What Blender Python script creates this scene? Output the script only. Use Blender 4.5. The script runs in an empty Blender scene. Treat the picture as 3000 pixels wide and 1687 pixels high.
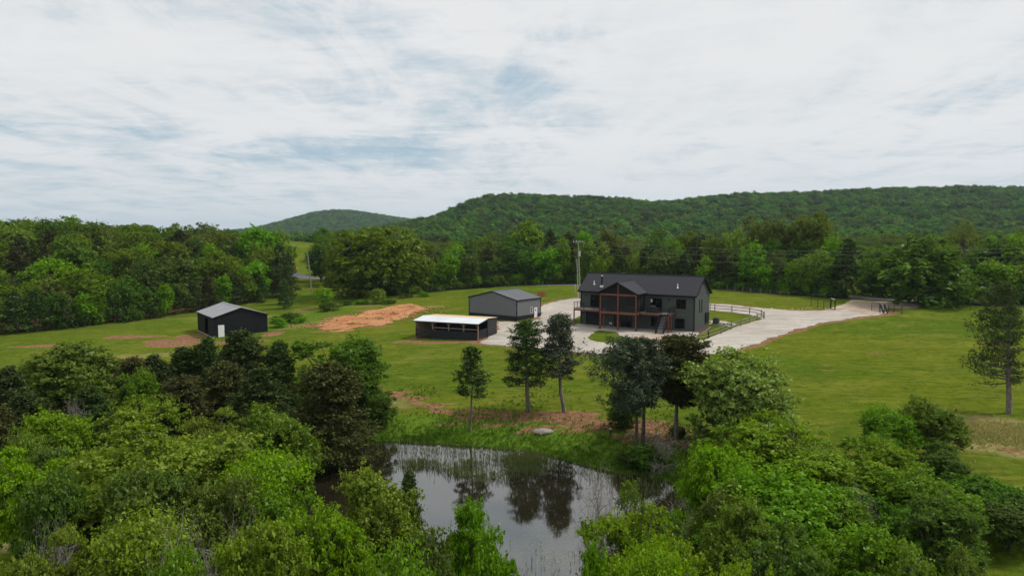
import bpy, math, random
import numpy as np
from mathutils import Vector, Matrix
from mathutils.geometry import delaunay_2d_cdt
R = math.radians
SC = bpy.context.scene
COL = SC.collection
random.seed(7)
rng = np.random.default_rng(11)

# ------------------------------------------------------------------ camera
PITCH = R(4.4); CZ = 16.0
cam = bpy.data.cameras.new("camera"); cam.sensor_width = 36; cam.lens = 24; cam.clip_end = 20000; cam.clip_start = .5
co = bpy.data.objects.new("camera", cam); COL.objects.link(co)
co.location = (0, 0, CZ); co.rotation_euler = (R(90) - PITCH, 0, 0); SC.camera = co
# ------------------------------------------------------------------ light
SUN_DIR = Vector((0.80, 0.16, 1.05)).normalized()
elev = math.asin(SUN_DIR.z); azim = math.atan2(SUN_DIR.x, SUN_DIR.y)
sun = bpy.data.lights.new("sun", 'SUN'); sun.energy = 2.9; sun.angle = R(12); sun.color = (1.0, .955, .88)
so = bpy.data.objects.new("sun", sun); COL.objects.link(so)
so.rotation_euler = SUN_DIR.to_track_quat('Z', 'Y').to_euler()
SC.view_settings.view_transform = 'Standard'; SC.view_settings.look = 'None'
SC.view_settings.exposure = 0.08; SC.view_settings.gamma = 1
try:
    SC.cycles.use_denoising = True
    SC.cycles.max_bounces = 6; SC.cycles.diffuse_bounces = 3; SC.cycles.glossy_bounces = 3
    SC.cycles.transmission_bounces = 3; SC.cycles.transparent_max_bounces = 8; SC.cycles.volume_bounces = 0
    SC.cycles.caustics_reflective = False; SC.cycles.caustics_refractive = False
except Exception:
    pass

def V(nt, t, **kw):
    n = nt.nodes.new(t)
    for k, v in kw.items():
        setattr(n, k, v)
    return n
def ln(nt, a, b): nt.links.new(a, b)
def mth(nt, op, a, b=None, c=None, clamp=False):
    n = nt.nodes.new('ShaderNodeMath'); n.operation = op; n.use_clamp = clamp
    for i, v in enumerate((a, b, c)):
        if v is None: continue
        if hasattr(v, 'is_output'): nt.links.new(v, n.inputs[i])
        else: n.inputs[i].default_value = v
    return n.outputs[0]
def mixc(nt, f, a, b, mode='MIX'):
    n = nt.nodes.new('ShaderNodeMix'); n.data_type = 'RGBA'; n.blend_type = mode
    for s, v in ((n.inputs[0], f), (n.inputs[6], a), (n.inputs[7], b)):
        if hasattr(v, 'is_output'): nt.links.new(v, s)
        else: s.default_value = v if not isinstance(v, tuple) or len(v) == 4 else (*v, 1)
    return n.outputs[2]
def noise(nt, vec, scale, detail=4, rough=.55, dist=0.0):
    n = nt.nodes.new('ShaderNodeTexNoise'); n.inputs['Scale'].default_value = scale
    n.inputs['Detail'].default_value = detail; n.inputs['Roughness'].default_value = rough
    n.inputs['Distortion'].default_value = dist
    if vec is not None: nt.links.new(vec, n.inputs['Vector'])
    return n.outputs['Fac']
def sstep(nt, v, lo, hi):
    n = nt.nodes.new('ShaderNodeMapRange'); n.interpolation_type = 'SMOOTHSTEP'
    nt.links.new(v, n.inputs[0]); n.inputs[1].default_value = lo; n.inputs[2].default_value = hi
    return n.outputs[0]
def mapping(nt, vec, scale=(1, 1, 1), rot=(0, 0, 0), loc=(0, 0, 0)):
    n = nt.nodes.new('ShaderNodeMapping'); n.inputs['Scale'].default_value = scale
    n.inputs['Rotation'].default_value = rot; n.inputs['Location'].default_value = loc
    nt.links.new(vec, n.inputs['Vector']); return n.outputs[0]

# pixel of the 3000 x 1687 photograph -> direction
_c, _s = math.cos(PITCH), math.sin(PITCH)
def pdir(px, py):
    x = (px - 1500) / 2000; y = -(py - 843.5) / 2000
    return Vector((x, _c + y * _s, -_s + y * _c))
def atY(px, py, Y):
    v = pdir(px, py); return Vector((0, 0, CZ)) + v * (Y / v.y)
def onz(px, py, z):
    v = pdir(px, py); return Vector((0, 0, CZ)) + v * ((z - CZ) / v.z)

# ------------------------------------------------------------------ sky
w = bpy.data.worlds.new("World"); SC.world = w; w.use_nodes = True
nt = w.node_tree; nt.nodes.clear()
sky = V(nt, 'ShaderNodeTexSky', sky_type='NISHITA', sun_disc=False, sun_elevation=elev, sun_rotation=azim, air_density=1.0, dust_density=1.2, ozone_density=1.6)
tc = V(nt, 'ShaderNodeTexCoord'); sep = V(nt, 'ShaderNodeSeparateXYZ'); ln(nt, tc.outputs['Generated'], sep.inputs[0])
den = mth(nt, 'ADD', mth(nt, 'MAXIMUM', sep.outputs[2], 0.0), 0.09)
cb = V(nt, 'ShaderNodeCombineXYZ'); ln(nt, mth(nt, 'DIVIDE', sep.outputs[0], den), cb.inputs[0]); ln(nt, mth(nt, 'DIVIDE', sep.outputs[1], den), cb.inputs[1])
P = cb.outputs[0]
nA = noise(nt, mapping(nt, P, (.5, .7, 1), (0, 0, R(-28)), (3.1, 1.7, 0)), 1.5, 10, .62, .9)      # big soft layers
nB = noise(nt, mapping(nt, P, (1.4, .55, 1), (0, 0, R(-52)), (1.2, .4, 0)), 1.6, 12, .66, .8)        # cirrus streaks
nC = noise(nt, mapping(nt, P, (1, 1.6, 1), (0, 0, R(20)), (5, 2, 0)), 5.0, 8, .7, .3)                # fine mottling
# horizon layers: bands following elevation
el = sep.outputs[2]
nH = noise(nt, mapping(nt, tc.outputs['Generated'], (1.1, 1.1, 15.0), (0, 0.05, 0)), 1.3, 8, .6, .4)
def blob(px, py, r0, r1):
    d = pdir(px, py).normalized()
    n = V(nt, 'ShaderNodeVectorMath', operation='DISTANCE'); ln(nt, tc.outputs['Generated'], n.inputs[0]); n.inputs[1].default_value = d
    return mth(nt, 'SUBTRACT', 1.0, sstep(nt, n.outputs['Value'], r0, r1))
gap = blob(1150, 40, .0, .36)
gap = mth(nt, 'MAXIMUM', gap, mth(nt, 'MULTIPLY', blob(1560, 210, .0, .17), .85))
gap = mth(nt, 'MAXIMUM', gap, mth(nt, 'MULTIPLY', blob(420, 0, .0, .20), .6))
gap = mth(nt, 'MAXIMUM', gap, mth(nt, 'MULTIPLY', blob(2830, 170, .0, .26), .45))
mixn = mth(nt, 'ADD', mth(nt, 'MULTIPLY', nA, .60), mth(nt, 'ADD', mth(nt, 'MULTIPLY', nB, .60), mth(nt, 'MULTIPLY', nC, .30)))     # mean about .75
lowband = mth(nt, 'MULTIPLY', sstep(nt, el, -.01, .05), mth(nt, 'SUBTRACT', 1.0, sstep(nt, el, .10, .24)))
side = sstep(nt, mth(nt, 'MULTIPLY', sep.outputs[0], -1.0), -.25, .35)
thin = mth(nt, 'ADD', mth(nt, 'MULTIPLY', gap, .21), mth(nt, 'MULTIPLY', mth(nt, 'MULTIPLY', lowband, mth(nt, 'ADD', mth(nt, 'MULTIPLY', side, .8), .35)), mth(nt, 'MULTIPLY', mth(nt, 'SUBTRACT', .66, nH), 1.1)))
cov = mth(nt, 'SUBTRACT', mixn, thin)
fac = sstep(nt, cov, .27, .68)
cold = mixc(nt, sstep(nt, mixn, .50, .86), (.655, .69, .71), (.765, .775, .785))
blue = mixc(nt, 1.0, sky.outputs[0], (.105, .105, .105), 'MULTIPLY')
blue = mixc(nt, .85, blue, (.36, .50, .60))
colr = mixc(nt, fac, blue, cold)
hz = mth(nt, 'SUBTRACT', 1.0, sstep(nt, el, -.02, .16))
colr = mixc(nt, mth(nt, 'MULTIPLY', hz, .5), colr, (.56, .635, .685))
bg = V(nt, 'ShaderNodeBackground'); ln(nt, colr, bg.inputs[0]); bg.inputs[1].default_value = 1.0
wo = V(nt, 'ShaderNodeOutputWorld'); ln(nt, bg.outputs[0], wo.inputs[0])

# ------------------------------------------------------------------ helpers
def tag(o, label=None, cat=None, group=None, kind=None):
    if label: o['label'] = label
    if cat: o['category'] = cat
    if group: o['group'] = group
    if kind: o['kind'] = kind
    return o
def empty(name, loc=(0, 0, 0), rz=0.0, label=None, cat=None, group=None, scale=(1, 1, 1)):
    o = bpy.data.objects.new(name, None); COL.objects.link(o)
    o.location = loc; o.rotation_euler = (0, 0, rz); o.scale = scale; o.empty_display_size = .3
    return tag(o, label, cat, group)
def mesh_np(name, verts, quads=None, tris=None, smooth=False):
    me = bpy.data.meshes.new(name)
    verts = np.asarray(verts, dtype=np.float32)
    me.vertices.add(len(verts)); me.vertices.foreach_set('co', verts.ravel())
    loops = []; starts = []; n0 = 0
    if quads is not None and len(quads):
        q = np.asarray(quads, dtype=np.int32); loops.append(q.ravel()); starts.append(np.arange(len(q)) * 4); n0 = len(q) * 4
    if tris is not None and len(tris):
        t = np.asarray(tris, dtype=np.int32); loops.append(t.ravel()); starts.append(np.arange(len(t)) * 3 + n0)
    loops = np.concatenate(loops); starts = np.concatenate(starts).astype(np.int32)
    me.loops.add(len(loops)); me.loops.foreach_set('vertex_index', loops)
    me.polygons.add(len(starts)); me.polygons.foreach_set('loop_start', starts)
    if smooth: me.polygons.foreach_set('use_smooth', np.ones(len(starts), dtype=bool))
    me.update(calc_edges=True); me.validate()
    return me
def link(name, me, mat=None, parent=None):
    o = bpy.data.objects.new(name, me); COL.objects.link(o)
    if mat and not me.materials: me.materials.append(mat)
    if parent: o.parent = parent
    return o
class MB:
    def __init__(s): s.v = []; s.f = []
    def add(s, vs, fs):
        b = len(s.v); s.v += [tuple(p) for p in vs]; s.f += [tuple(i + b for i in f) for f in fs]; return s
    def box(s, x0, x1, y0, y1, z0, z1):
        return s.add([(x0, y0, z0), (x1, y0, z0), (x1, y1, z0), (x0, y1, z0), (x0, y0, z1), (x1, y0, z1), (x1, y1, z1), (x0, y1, z1)],
                     [(0, 3, 2, 1), (4, 5, 6, 7), (0, 1, 5, 4), (1, 2, 6, 5), (2, 3, 7, 6), (3, 0, 4, 7)])
    def bar(s, p, q, w, h=None, up=(0, 0, 1)):
        p = Vector(p); q = Vector(q); h = h or w; d = (q - p).normalized(); u = Vector(up)
        if abs(d.dot(u)) > .98: u = Vector((0, 1, 0))
        a = d.cross(u).normalized() * w / 2; b = a.normalized().cross(d) * h / 2
        vs = [p - a - b, p + a - b, p + a + b, p - a + b, q - a - b, q + a - b, q + a + b, q - a + b]
        return s.add(vs, [(0, 1, 2, 3), (7, 6, 5, 4), (0, 4, 5, 1), (1, 5, 6, 2), (2, 6, 7, 3), (3, 7, 4, 0)])
    def cyl(s, p, q, r, r2=None, n=8):
        p = Vector(p); q = Vector(q); r2 = r if r2 is None else r2; d = (q - p).normalized()
        u = Vector((0, 0, 1)) if abs(d.z) < .9 else Vector((1, 0, 0)); a = d.cross(u).normalized(); b = a.cross(d)
        vs = []
        for c, rr in ((p, r), (q, r2)):
            for i in range(n):
                t = 2 * math.pi * i / n; vs.append(c + (a * math.cos(t) + b * math.sin(t)) * rr)
        fs = [(i, (i + 1) % n, n + (i + 1) % n, n + i) for i in range(n)] + [tuple(range(n - 1, -1, -1)), tuple(range(n, 2 * n))]
        return s.add(vs, fs)
    def slab(s, pts, thick):   # polygon given as 3D pts, extruded downwards along its normal
        pts = [Vector(p) for p in pts]; n = (pts[1] - pts[0]).cross(pts[2] - pts[0]).normalized()
        if n.z < 0: pts.reverse(); n = -n
        k = len(pts); lo = [p - n * thick for p in pts]
        return s.add(pts + lo, [tuple(range(k)), tuple(range(2 * k - 1, k - 1, -1))] + [(i, k + i, k + (i + 1) % k, (i + 1) % k) for i in range(k)])
    def build(s, name, mat, parent=None, smooth=False):
        me = bpy.data.meshes.new(name); me.from_pydata(s.v, [], s.f); me.update()
        if smooth:
            for p in me.polygons: p.use_smooth = True
        return link(name, me, mat, parent)
def bx(name, mat, parent, *a): return MB().box(*a).build(name, mat, parent)

def new_mat(name):
    m = bpy.data.materials.new(name); m.use_nodes = True; nt = m.node_tree; nt.nodes.clear()
    out = V(nt, 'ShaderNodeOutputMaterial'); return m, nt, out
def mat(name, col, rough=.7, metal=0.0, var=.12, scale=3.0, bump=0.0, bscale=20.0, spec=.4, stain=None, stretch=(1, 1, 1)):
    m, nt, out = new_mat(name); b = V(nt, 'ShaderNodeBsdfPrincipled'); tc = V(nt, 'ShaderNodeTexCoord')
    vec = mapping(nt, tc.outputs['Object'], stretch)
    n1 = noise(nt, vec, scale, 6, .6)
    c0 = tuple(c * (1 - var) for c in col); c1 = tuple(min(1, c * (1 + var)) for c in col)
    c = mixc(nt, sstep(nt, n1, .3, .7), c0, c1)
    if stain:
        n2 = noise(nt, vec, scale * .35, 5, .65, .6); c = mixc(nt, mth(nt, 'MULTIPLY', sstep(nt, n2, .5, .72), .6), c, stain)
    ln(nt, c, b.inputs['Base Color']); b.inputs['Roughness'].default_value = rough; b.inputs['Metallic'].default_value = metal
    b.inputs['Specular IOR Level'].default_value = spec
    if bump:
        bp = V(nt, 'ShaderNodeBump'); bp.inputs['Strength'].default_value = bump; bp.inputs['Distance'].default_value = .02
        ln(nt, noise(nt, vec, bscale, 5, .65), bp.inputs['Height']); ln(nt, bp.outputs[0], b.inputs['Normal'])
    ln(nt, b.outputs[0], out.inputs[0]); return m

M = {}
M['siding'] = mat('house_siding', (.066, .078, .068), .8, var=.12, scale=1.2, bump=.2, stretch=(1, 1, 6), spec=.15)
M['siding_dark'] = mat('gable_siding', (.045, .05, .045), .75, var=.08)
M['garage'] = mat('garage_door_paint', (.020, .023, .025), .6, var=.1, spec=.15)
M['trim'] = mat('black_trim', (.008, .008, .009), .5, var=.1, spec=.15)
M['black'] = mat('black_metal', (.012, .013, .014), .45, var=.15)
M['shingle'] = mat('asphalt_shingles', (.042, .042, .050), .95, var=.22, scale=14, bump=.6, bscale=9, stain=(.056, .056, .062), stretch=(1, 3, 3), spec=.15)
M['wood_red'] = mat('cedar_stained_timber', (.17, .048, .024), .55, var=.25, scale=5, stretch=(1, 1, .4))
M['deck'] = mat('grey_deck_boards', (.25, .245, .24), .7, var=.12, scale=6)
M['glass'] = mat('dark_window_glass', (.004, .005, .006), .05, var=.0, spec=.2)
M['white'] = mat('white_paint', (.72, .73, .74), .45, var=.04)
M['concrete'] = mat('concrete', (.40, .37, .33), .85, var=.10, scale=.9, bump=.1, stain=(.30, .26, .22))
M['grey_metal'] = mat('grey_sheet_metal', (.135, .137, .147), .5, .0, var=.04, scale=.6, spec=.4)
M['dark_metal'] = mat('dark_sheet_metal', (.013, .014, .016), .45, .0, var=.2, scale=.6, spec=.15)
M['roof_metal'] = mat('slate_roof_metal', (.13, .135, .15), .45, .25, var=.06, scale=.5, spec=.5)
M['barn_black'] = mat('black_sheet_metal', (.009, .010, .012), .5, .0, var=.25, scale=.8, spec=.12)
M['barn_roof'] = mat('galvanised_roof', (.36, .36, .38), .42, .35, var=.06, scale=.5, spec=.5)
M['white_roof'] = mat('pale_roof_sheet', (.62, .65, .68), .38, .1, var=.07, scale=.35, spec=.5, stain=(.47, .50, .53))
M['plywood'] = mat('plywood', (.55, .40, .22), .8, var=.15, scale=2)
M['post_wood'] = mat('weathered_lumber', (.24, .175, .14), .85, var=.25, scale=5)
M['grey_wood'] = mat('grey_fence_wood', (.185, .16, .135), .9, var=.3, scale=6, stain=(.11, .09, .07))
M['dark_wood'] = mat('black_stained_boards', (.022, .022, .024), .75, var=.35, scale=4)
M['pole_wood'] = mat('utility_pole_wood', (.25, .235, .20), .9, var=.15, scale=3)
M['galv'] = mat('galvanised_steel', (.42, .44, .46), .4, .4, var=.08)
M['rock'] = mat('field_stone', (.25, .22, .19), .9, var=.35, scale=3, bump=.6, bscale=6, stain=(.2, .17, .14))
M['pale_rock'] = mat('pale_boulder', (.60, .50, .36), .9, var=.2, scale=3, bump=.6, bscale=6)
M['orange'] = mat('orange_mesh', (.42, .13, .045), .8, var=.2)
M['cushion'] = mat('brown_cushion', (.10, .065, .055), .9, var=.2)
M['ac'] = mat('grey_unit', (.10, .105, .115), .6, var=.15)
M['mulch'] = mat('red_mulch', (.075, .035, .032), .95, var=.5, scale=12, bump=.8)
M['bark_grey'] = mat('grey_bark', (.17, .145, .125), .95, var=.4, scale=6, bump=.8, bscale=14, stretch=(1, 1, .3))
M['bark_dark'] = mat('dark_bark', (.075, .06, .05), .95, var=.4, scale=6, bump=.8, bscale=14, stretch=(1, 1, .3))
M['bark_pale'] = mat('pale_dead_bark', (.30, .27, .235), .95, var=.3, scale=6)
M['wire'] = mat('cable', (.10, .10, .10), .6, var=0)
# screen: dark insect mesh one partly sees through
m, nt, out = new_mat('insect_screen'); tr = V(nt, 'ShaderNodeBsdfTransparent'); df = V(nt, 'ShaderNodeBsdfDiffuse'); df.inputs[0].default_value = (.03, .03, .033, 1)
mx = V(nt, 'ShaderNodeMixShader'); mx.inputs[0].default_value = .62; ln(nt, tr.outputs[0], mx.inputs[1]); ln(nt, df.outputs[0], mx.inputs[2]); ln(nt, mx.outputs[0], out.inputs[0]); M['screen'] = m

# ------------------------------------------------------------------ terrain
WZ = -0.5
_cp = []
def cp(px, py, z): p = onz(px, py, z); _cp.append((p.x, p.y, z))
for q in ((1100,1285,-.2),(1375,1262,.15),(1550,1203,.7),(1655,1205,.8),(1865,1345,-.1),(1985,1280,.4),(2957,1211,.8),(2650,1250,.7),
          (1450,1040,1.05),(1800,1030,1.15),(2100,1035,1.3),(2400,1000,1.6),(2700,1000,1.8),(3000,1000,1.8),(2500,1100,1.2),(2900,1100,1.2),
          (1700,952,1.12),(1760,972,1.18),(1850,985,1.2),(1950,985,1.2),(2036,985,1.2),(1402,994,1.0),(1218,985,.6),(1514,943,1.03),(1375,928,.9),(1583,931,1.1),
          (1690,895,2.1),(1640,890,2.2),(2237,933,2.2),(2320,900,2.7),(2600,915,2.6),(2500,872,3.2),(2690,885,3.0),
          (1600,840,3.2),(1800,836,4),(2060,847,4),(2300,865,3.6),(1300,850,2.5),(1180,868,1.8),(1000,905,.6),(950,960,-.2),(1100,950,.4),
          (905,835,1.1),(860,830,1.0),(860,745,5.5),(820,890,-.3),(629,992,-1.05),(783,985,-1.0),(580,967,-1.05),(700,950,-1.0),
          (0,985,-1.5),(300,950,-1.3),(560,920,-1),(740,885,-.4),(0,1070,-1.5),(300,1070,-1.4),(900,1050,-.5),(1200,1060,.2)): cp(*q)
_cp += [(-40,10,-1.2),(0,10,-.4),(40,10,.5),(-25,30,-1),(25,28,.3),(40,45,.9),(-60,40,-1.6),(-45,60,-1.2),(-60,90,-1.5),
        (-130,150,4),(-100,185,8.5),(-70,215,7),(-170,200,14),(-110,250,14),(-200,300,19),(-82,190,3.5),(-140,240,16.5),(-180,150,4),(-150,120,-1),
        (-60,420,6),(0,420,5),(100,420,6),(200,420,9),(300,420,12),(0,300,3.5),(100,250,4.5),(170,250,5),(-150,420,9),(130,130,3),(200,160,4)]
# ground behind the house stands higher than the walk-out front
for a, b, z in ((-19,7.5,2.6),(-12,8,2.7),(-6,8,2.7),(0.5,7.6,2.6),(3,7.2,2.6),(-20.5,5,2.1),(1.5,4.9,2.35),(1.5,1,1.25),(3.5,1.5,1.35),(4,5.2,2.3)):
    _cp.append((27.7 + a * .8434 + b * .5373, 103 - a * .5373 + b * .8434, z))
_cp = np.array(_cp)
_sg = np.concatenate([9 + .10 * _cp[:-10, 1].clip(20), np.full(10, 3.0)])
POND = [onz(px, py, WZ) for px, py in ((1040,1296),(1130,1290),(1280,1298),(1420,1308),(1550,1320),(1620,1336),(1700,1355),(1760,1378),(1850,1388),(1950,1402),(2010,1440),(2020,1500),(1990,1560),(1900,1640),(1790,1760),(1700,1850))]
POND += [Vector((0, 20, 0)), Vector((-4, 21, 0))] + [onz(px, py, WZ) for px, py in ((1230,1760),(1080,1640),(1000,1560),(900,1500),(840,1455),(850,1400),(940,1372),(1000,1330))]
POND = np.array([(p.x, p.y) for p in POND])
def smooth_poly(P, it=2):
    for _ in range(it):
        Q = np.roll(P, -1, 0); P = np.stack([.75 * P + .25 * Q, .25 * P + .75 * Q], 1).reshape(-1, 2)
    return P
POND = smooth_poly(POND, 2)
def sdist(poly, X, Y):     # signed distance to polygon, negative inside
    X = np.asarray(X, float); Y = np.asarray(Y, float); d = np.full(X.shape, 1e9); ins = np.zeros(X.shape, bool)
    n = len(poly)
    for i in range(n):
        ax, ay = poly[i]; bx_, by = poly[(i + 1) % n]; ex, ey = bx_ - ax, by - ay; L = ex * ex + ey * ey + 1e-12
        t = np.clip(((X - ax) * ex + (Y - ay) * ey) / L, 0, 1); d = np.minimum(d, np.hypot(X - ax - t * ex, Y - ay - t * ey))
        if ay != by:
            c = ((ay > Y) != (by > Y)) & (X < (Y - ay) * ex / ey + ax); ins ^= c
    return np.where(ins, -d, d)
def ss(x): x = np.clip(x, 0, 1); return x * x * (3 - 2 * x)
def fract_noise(X, Y, f, seed=0, octv=4):
    r = np.random.default_rng(seed); z = 0; a = 1
    for o in range(octv):
        for k in range(3):
            th = r.uniform(0, 6.28); ph = r.uniform(0, 6.28); z = z + a * np.sin((X * math.cos(th) + Y * math.sin(th)) * f + ph) / 3
        f *= 2.1; a *= .5
    return z
RX = np.array([1040, 1100, 1160, 1260, 1330, 1400, 1450, 1550, 1700, 1800, 1900, 2000, 2100, 2300, 2500, 2700, 3000, 3600, 5000])
RY = np.array([700, 690, 676, 650, 625, 592, 583, 582, 588, 590, 598, 590, 577, 570, 562, 556, 550, 545, 560]) + 16
LX = np.array([0, 500, 700, 780, 850, 900, 950, 1000, 1050, 1100, 1200, 1300, 1500, 2500]); LY = np.array([700, 692, 684, 676, 662, 643, 625, 618, 621, 629, 644, 658, 690, 690]) + 8
def Hfar(X, Y):
    px = 1500 + 2000 * X / 950.0; ridge = CZ + (689.6 - np.interp(px, RX, RY)) / 2000 * 950
    ridge = np.maximum(ridge, 6)
    up = ss((Y - 400) / 560) ** 1.0; dn = 1 - ss((Y - 980) / 700)
    side = 1 + .10 * fract_noise(X, Y, .012, 5, 3) * ss((Y - 420) / 200) * (1 - ss((Y - 880) / 70))
    z = 6 + (ridge - 6) * up * dn * side
    px2 = 1500 + 2000 * X / 2200.0; r2 = CZ + (689.6 - np.interp(px2, LX, LY)) / 2000 * 2200
    z2 = 6 + (np.maximum(r2, 6) - 6) * ss((Y - 1500) / 680) * (1 - ss((Y - 2250) / 500))
    return np.maximum(z, z2)
def H(X, Y, pond=True):
    X = np.asarray(X, float); Y = np.asarray(Y, float); sh = X.shape; X = X.ravel(); Y = Y.ravel()
    num = np.zeros_like(X); den = np.full_like(X, 1e-9)
    for (a, b, c), s in zip(_cp, _sg):
        d2 = ((X - a) ** 2 + (Y - b) ** 2) / (s * s); wt = np.exp(-d2) + 1e-4 / (1 + d2) ** 2; num += wt * c; den += wt
    z = num / den
    z += .10 * fract_noise(X, Y, .11, 3, 3) * ss((Y - 30) / 30) * (1 - .8 * ss((40 - np.hypot(X - 15, Y - 108)) / 15))
    t = ss((Y - 380) / 80); z = z * (1 - t) + (Hfar(X, Y)) * t
    if pond:
        near = (Y < 75) & (np.abs(X) < 40)
        if near.any():
            sd = sdist(POND, X[near], Y[near]); zz = z[near]
            out = WZ + .04 + (np.maximum(zz, WZ + .25) - WZ - .04) * ss(sd / 4.5 + .08)
            z[near] = np.where(sd < 0, WZ - .05 - .9 * ss(-sd / 4), out)
    return z.reshape(sh)
def h1(x, y): return float(H(np.array([x]), np.array([y]))[0])
def G(px, py):
    v = pdir(px, py); s = np.concatenate([np.arange(20, 260, .25), np.arange(260, 1000, 3)]); X = v.x * s / v.y; Y = s; Z = CZ + v.z * s / v.y
    d = Z - H(X, Y); k = np.argmax(d < 0) if (d < 0).any() else len(s) - 1
    if k == 0: return Vector((X[0], Y[0], Z[0]))
    t = d[k - 1] / (d[k - 1] - d[k]); return Vector((X[k - 1] + t * (X[k] - X[k - 1]), Y[k - 1] + t * (Y[k] - Y[k - 1]), Z[k - 1] + t * (Z[k] - Z[k - 1])))
def gp(pts): return np.array([(p.x, p.y) for p in (G(*q) for q in pts)])

def axis(segs):
    a = []
    for lo, hi, st in segs: a += list(np.arange(lo, hi, st))
    return np.array(a + [segs[-1][1]])
ys = axis([(-150, 20, 10), (20, 135, .7), (135, 260, 1.6), (260, 420, 6), (420, 1100, 14), (1100, 3400, 50), (3400, 9000, 700)])
xp = axis([(0, 90, .7), (90, 200, 2.5), (200, 900, 20), (900, 2600, 80), (2600, 8000, 900)])
xs = np.concatenate([-xp[:0:-1], xp])
gx, gy = np.meshgrid(xs, ys); gz = H(gx, gy)
ny, nx = gx.shape; idx = np.arange(nx * ny).reshape(ny, nx)
quads = np.stack([idx[:-1, :-1], idx[:-1, 1:], idx[1:, 1:], idx[1:, :-1]], -1).reshape(-1, 4)
gme = mesh_np('ground', np.stack([gx, gy, gz], -1).reshape(-1, 3), quads, smooth=True)
# masks: bare dirt, lush rank growth, dry straw
def attr(name, arr):
    a = gme.attributes.new(name, 'FLOAT', 'POINT'); a.data.foreach_set('value', np.asarray(arr, np.float32).ravel())
FX, FY = gx.ravel(), gy.ravel()
dirt = np.zeros_like(FX); lush = np.zeros_like(FX); dry = np.zeros_like(FX)
def polymask(pts, feather): return ss(.5 - sdist(gp(pts), FX, FY) / feather)
def spot(arr, px, py, rx, ry, v=1.0, ang=0.0):
    p = G(px, py); dx = FX - p.x; dy = FY - p.y; c, s = math.cos(ang), math.sin(ang)
    np.maximum(arr, v * ss(1.35 - np.hypot((dx * c + dy * s) / rx, (-dx * s + dy * c) / ry)), out=arr)
DRIVE = [(1404,1005),(1436,984),(1456,974),(1462,955),(1456,941),(1514,945),(1584,934),(1583,897),(1640,880),(1695,873),(1800,866),(1950,872),(2076,889),(2140,893),(2230,903),(2310,909),(2400,911),(2470,906),(2560,912),(2620,914),
         (2560,924),(2480,935),(2400,948),(2330,966),(2250,994),(2180,1019),(2130,1036),(2050,1040),(1900,1039),(1760,1037),(1700,1033),(1620,1026),(1500,1016),(1440,1010)]
drive_w = gp(DRIVE)
sdd = sdist(drive_w, FX, FY)
rough_edge = fract_noise(FX, FY, .5, 9, 3)
dirt = np.maximum(dirt, .62 * ss(1.5 - (np.abs(sdd - .3)) / (1.3 + .6 * rough_edge)) * (FY > 84))
for q in ((1190,1001,3.2,1.2),(1290,1003,5.5,1.3),(1230,990,2.2,1.6),(1380,1000,2,1.3),(1478,958,2.2,3.0),
          (520,1005,6,5),(560,985,3.5,3),(470,1000,4,2.2),(400,985,7,1.6),(700,1000,7,1.2),(800,978,2.2,3.4),(640,1006,4,1.2),(560,905,7,1.6),(350,990,4,1.2),(90,1015,5,1.2),(160,1010,3,1),
          (905,905,5,2),(880,912,3,1),(1000,928,5,1.6),(1080,908,6,1.2),(1160,895,5,1.0),(1235,905,3,1.2),(1200,925,3,1),(1080,958,6,1),(960,970,4,1.2),(920,955,2.5,2),(1095,1130,1.2,1.6),(1140,1150,3.5,.8),(1200,1165,3.2,.7),(1270,1185,3,.6),(1370,1205,4.5,.9),(1440,1222,3.2,1.1),(1500,1215,3,1.3),
          (1560,1222,4.5,1.8),(1640,1215,4.8,1.6),(1720,1235,4,1.0),(1830,1240,5.5,1.6),(1900,1250,4,1.4),(1960,1265,3.0,1.4),(1790,1255,2.5,.8),
          (1320,1240,1.8,.6),(1570,1262,2,.7),(1900,1290,3,1.3),(2050,1300,2.5,1.2),(1620,1250,3,.7),(1700,1262,2.5,.6),(1450,1245,3,.6),(1850,1278,3,1.0)):
    spot(dirt, *q, v=.86)
for q in ((2563,1035,2.2,.8),(2420,1070,1.6,.5),(2480,990,.8,.5),(2430,1085,1.6,.3),(1200,1115,1.2,.4),(1290,1072,1.8,.4),(1480,1048,1.4,.5),(1740,1160,1.2,.4),(1150,1100,1,.3),(2560,1225,1,.5)): spot(dirt, *q, v=.66)
for q in ((2850,1235,5,2.6),(2950,1270,4,2.5),(2900,1310,2.2,1.2),(2980,1330,1.5,1),(20,1590,2,1.5)): spot(dry, *q, v=.85)
spot(dirt, 2960, 1320, 1.4, .8, v=.8); spot(dirt, 2820, 1245, 1.4, .9, v=.7)
for q in ((1120,1185,5,3.5),(2960,1290,8,5),(1050,895,10,5),(980,940,8,5),(850,950,8,10),(700,930,20,3),(1230,900,8,3),(460,1040,10,2.5),(300,1050,10,3)): spot(dry, *q, v=.5)
sdp = sdist(POND, FX, FY)
lush = np.maximum(lush, ss(1.25 - np.abs(sdp) / 7.0))
for q in ((1180,1235,6,3),(960,905,9,9),(1060,875,12,5),(870,940,7,9),(790,960,4,6),(905,868,8,8),(1400,1275,8,3),(1700,1285,8,3)): spot(lush, *q, v=.9)
track = np.abs(sdist(gp([(1100,1140),(1200,1170),(1290,1200),(1400,1232),(1401,1233),(1290,1201),(1199,1171)]), FX, FY))
dirt = np.maximum(dirt, .85 * ss(1.2 - track / .7)); track = None
wood = ss(.5 - sdist(np.array([(-260,100),(-92,117),(-80,134),(-70,148),(-66,172),(-62,185),(-72,235),(-300,330)]), FX, FY) / 8)
dirt = np.maximum(dirt, .7 * wood); attr('dirt', dirt); attr('lush', lush); attr('dry', dry)

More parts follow.
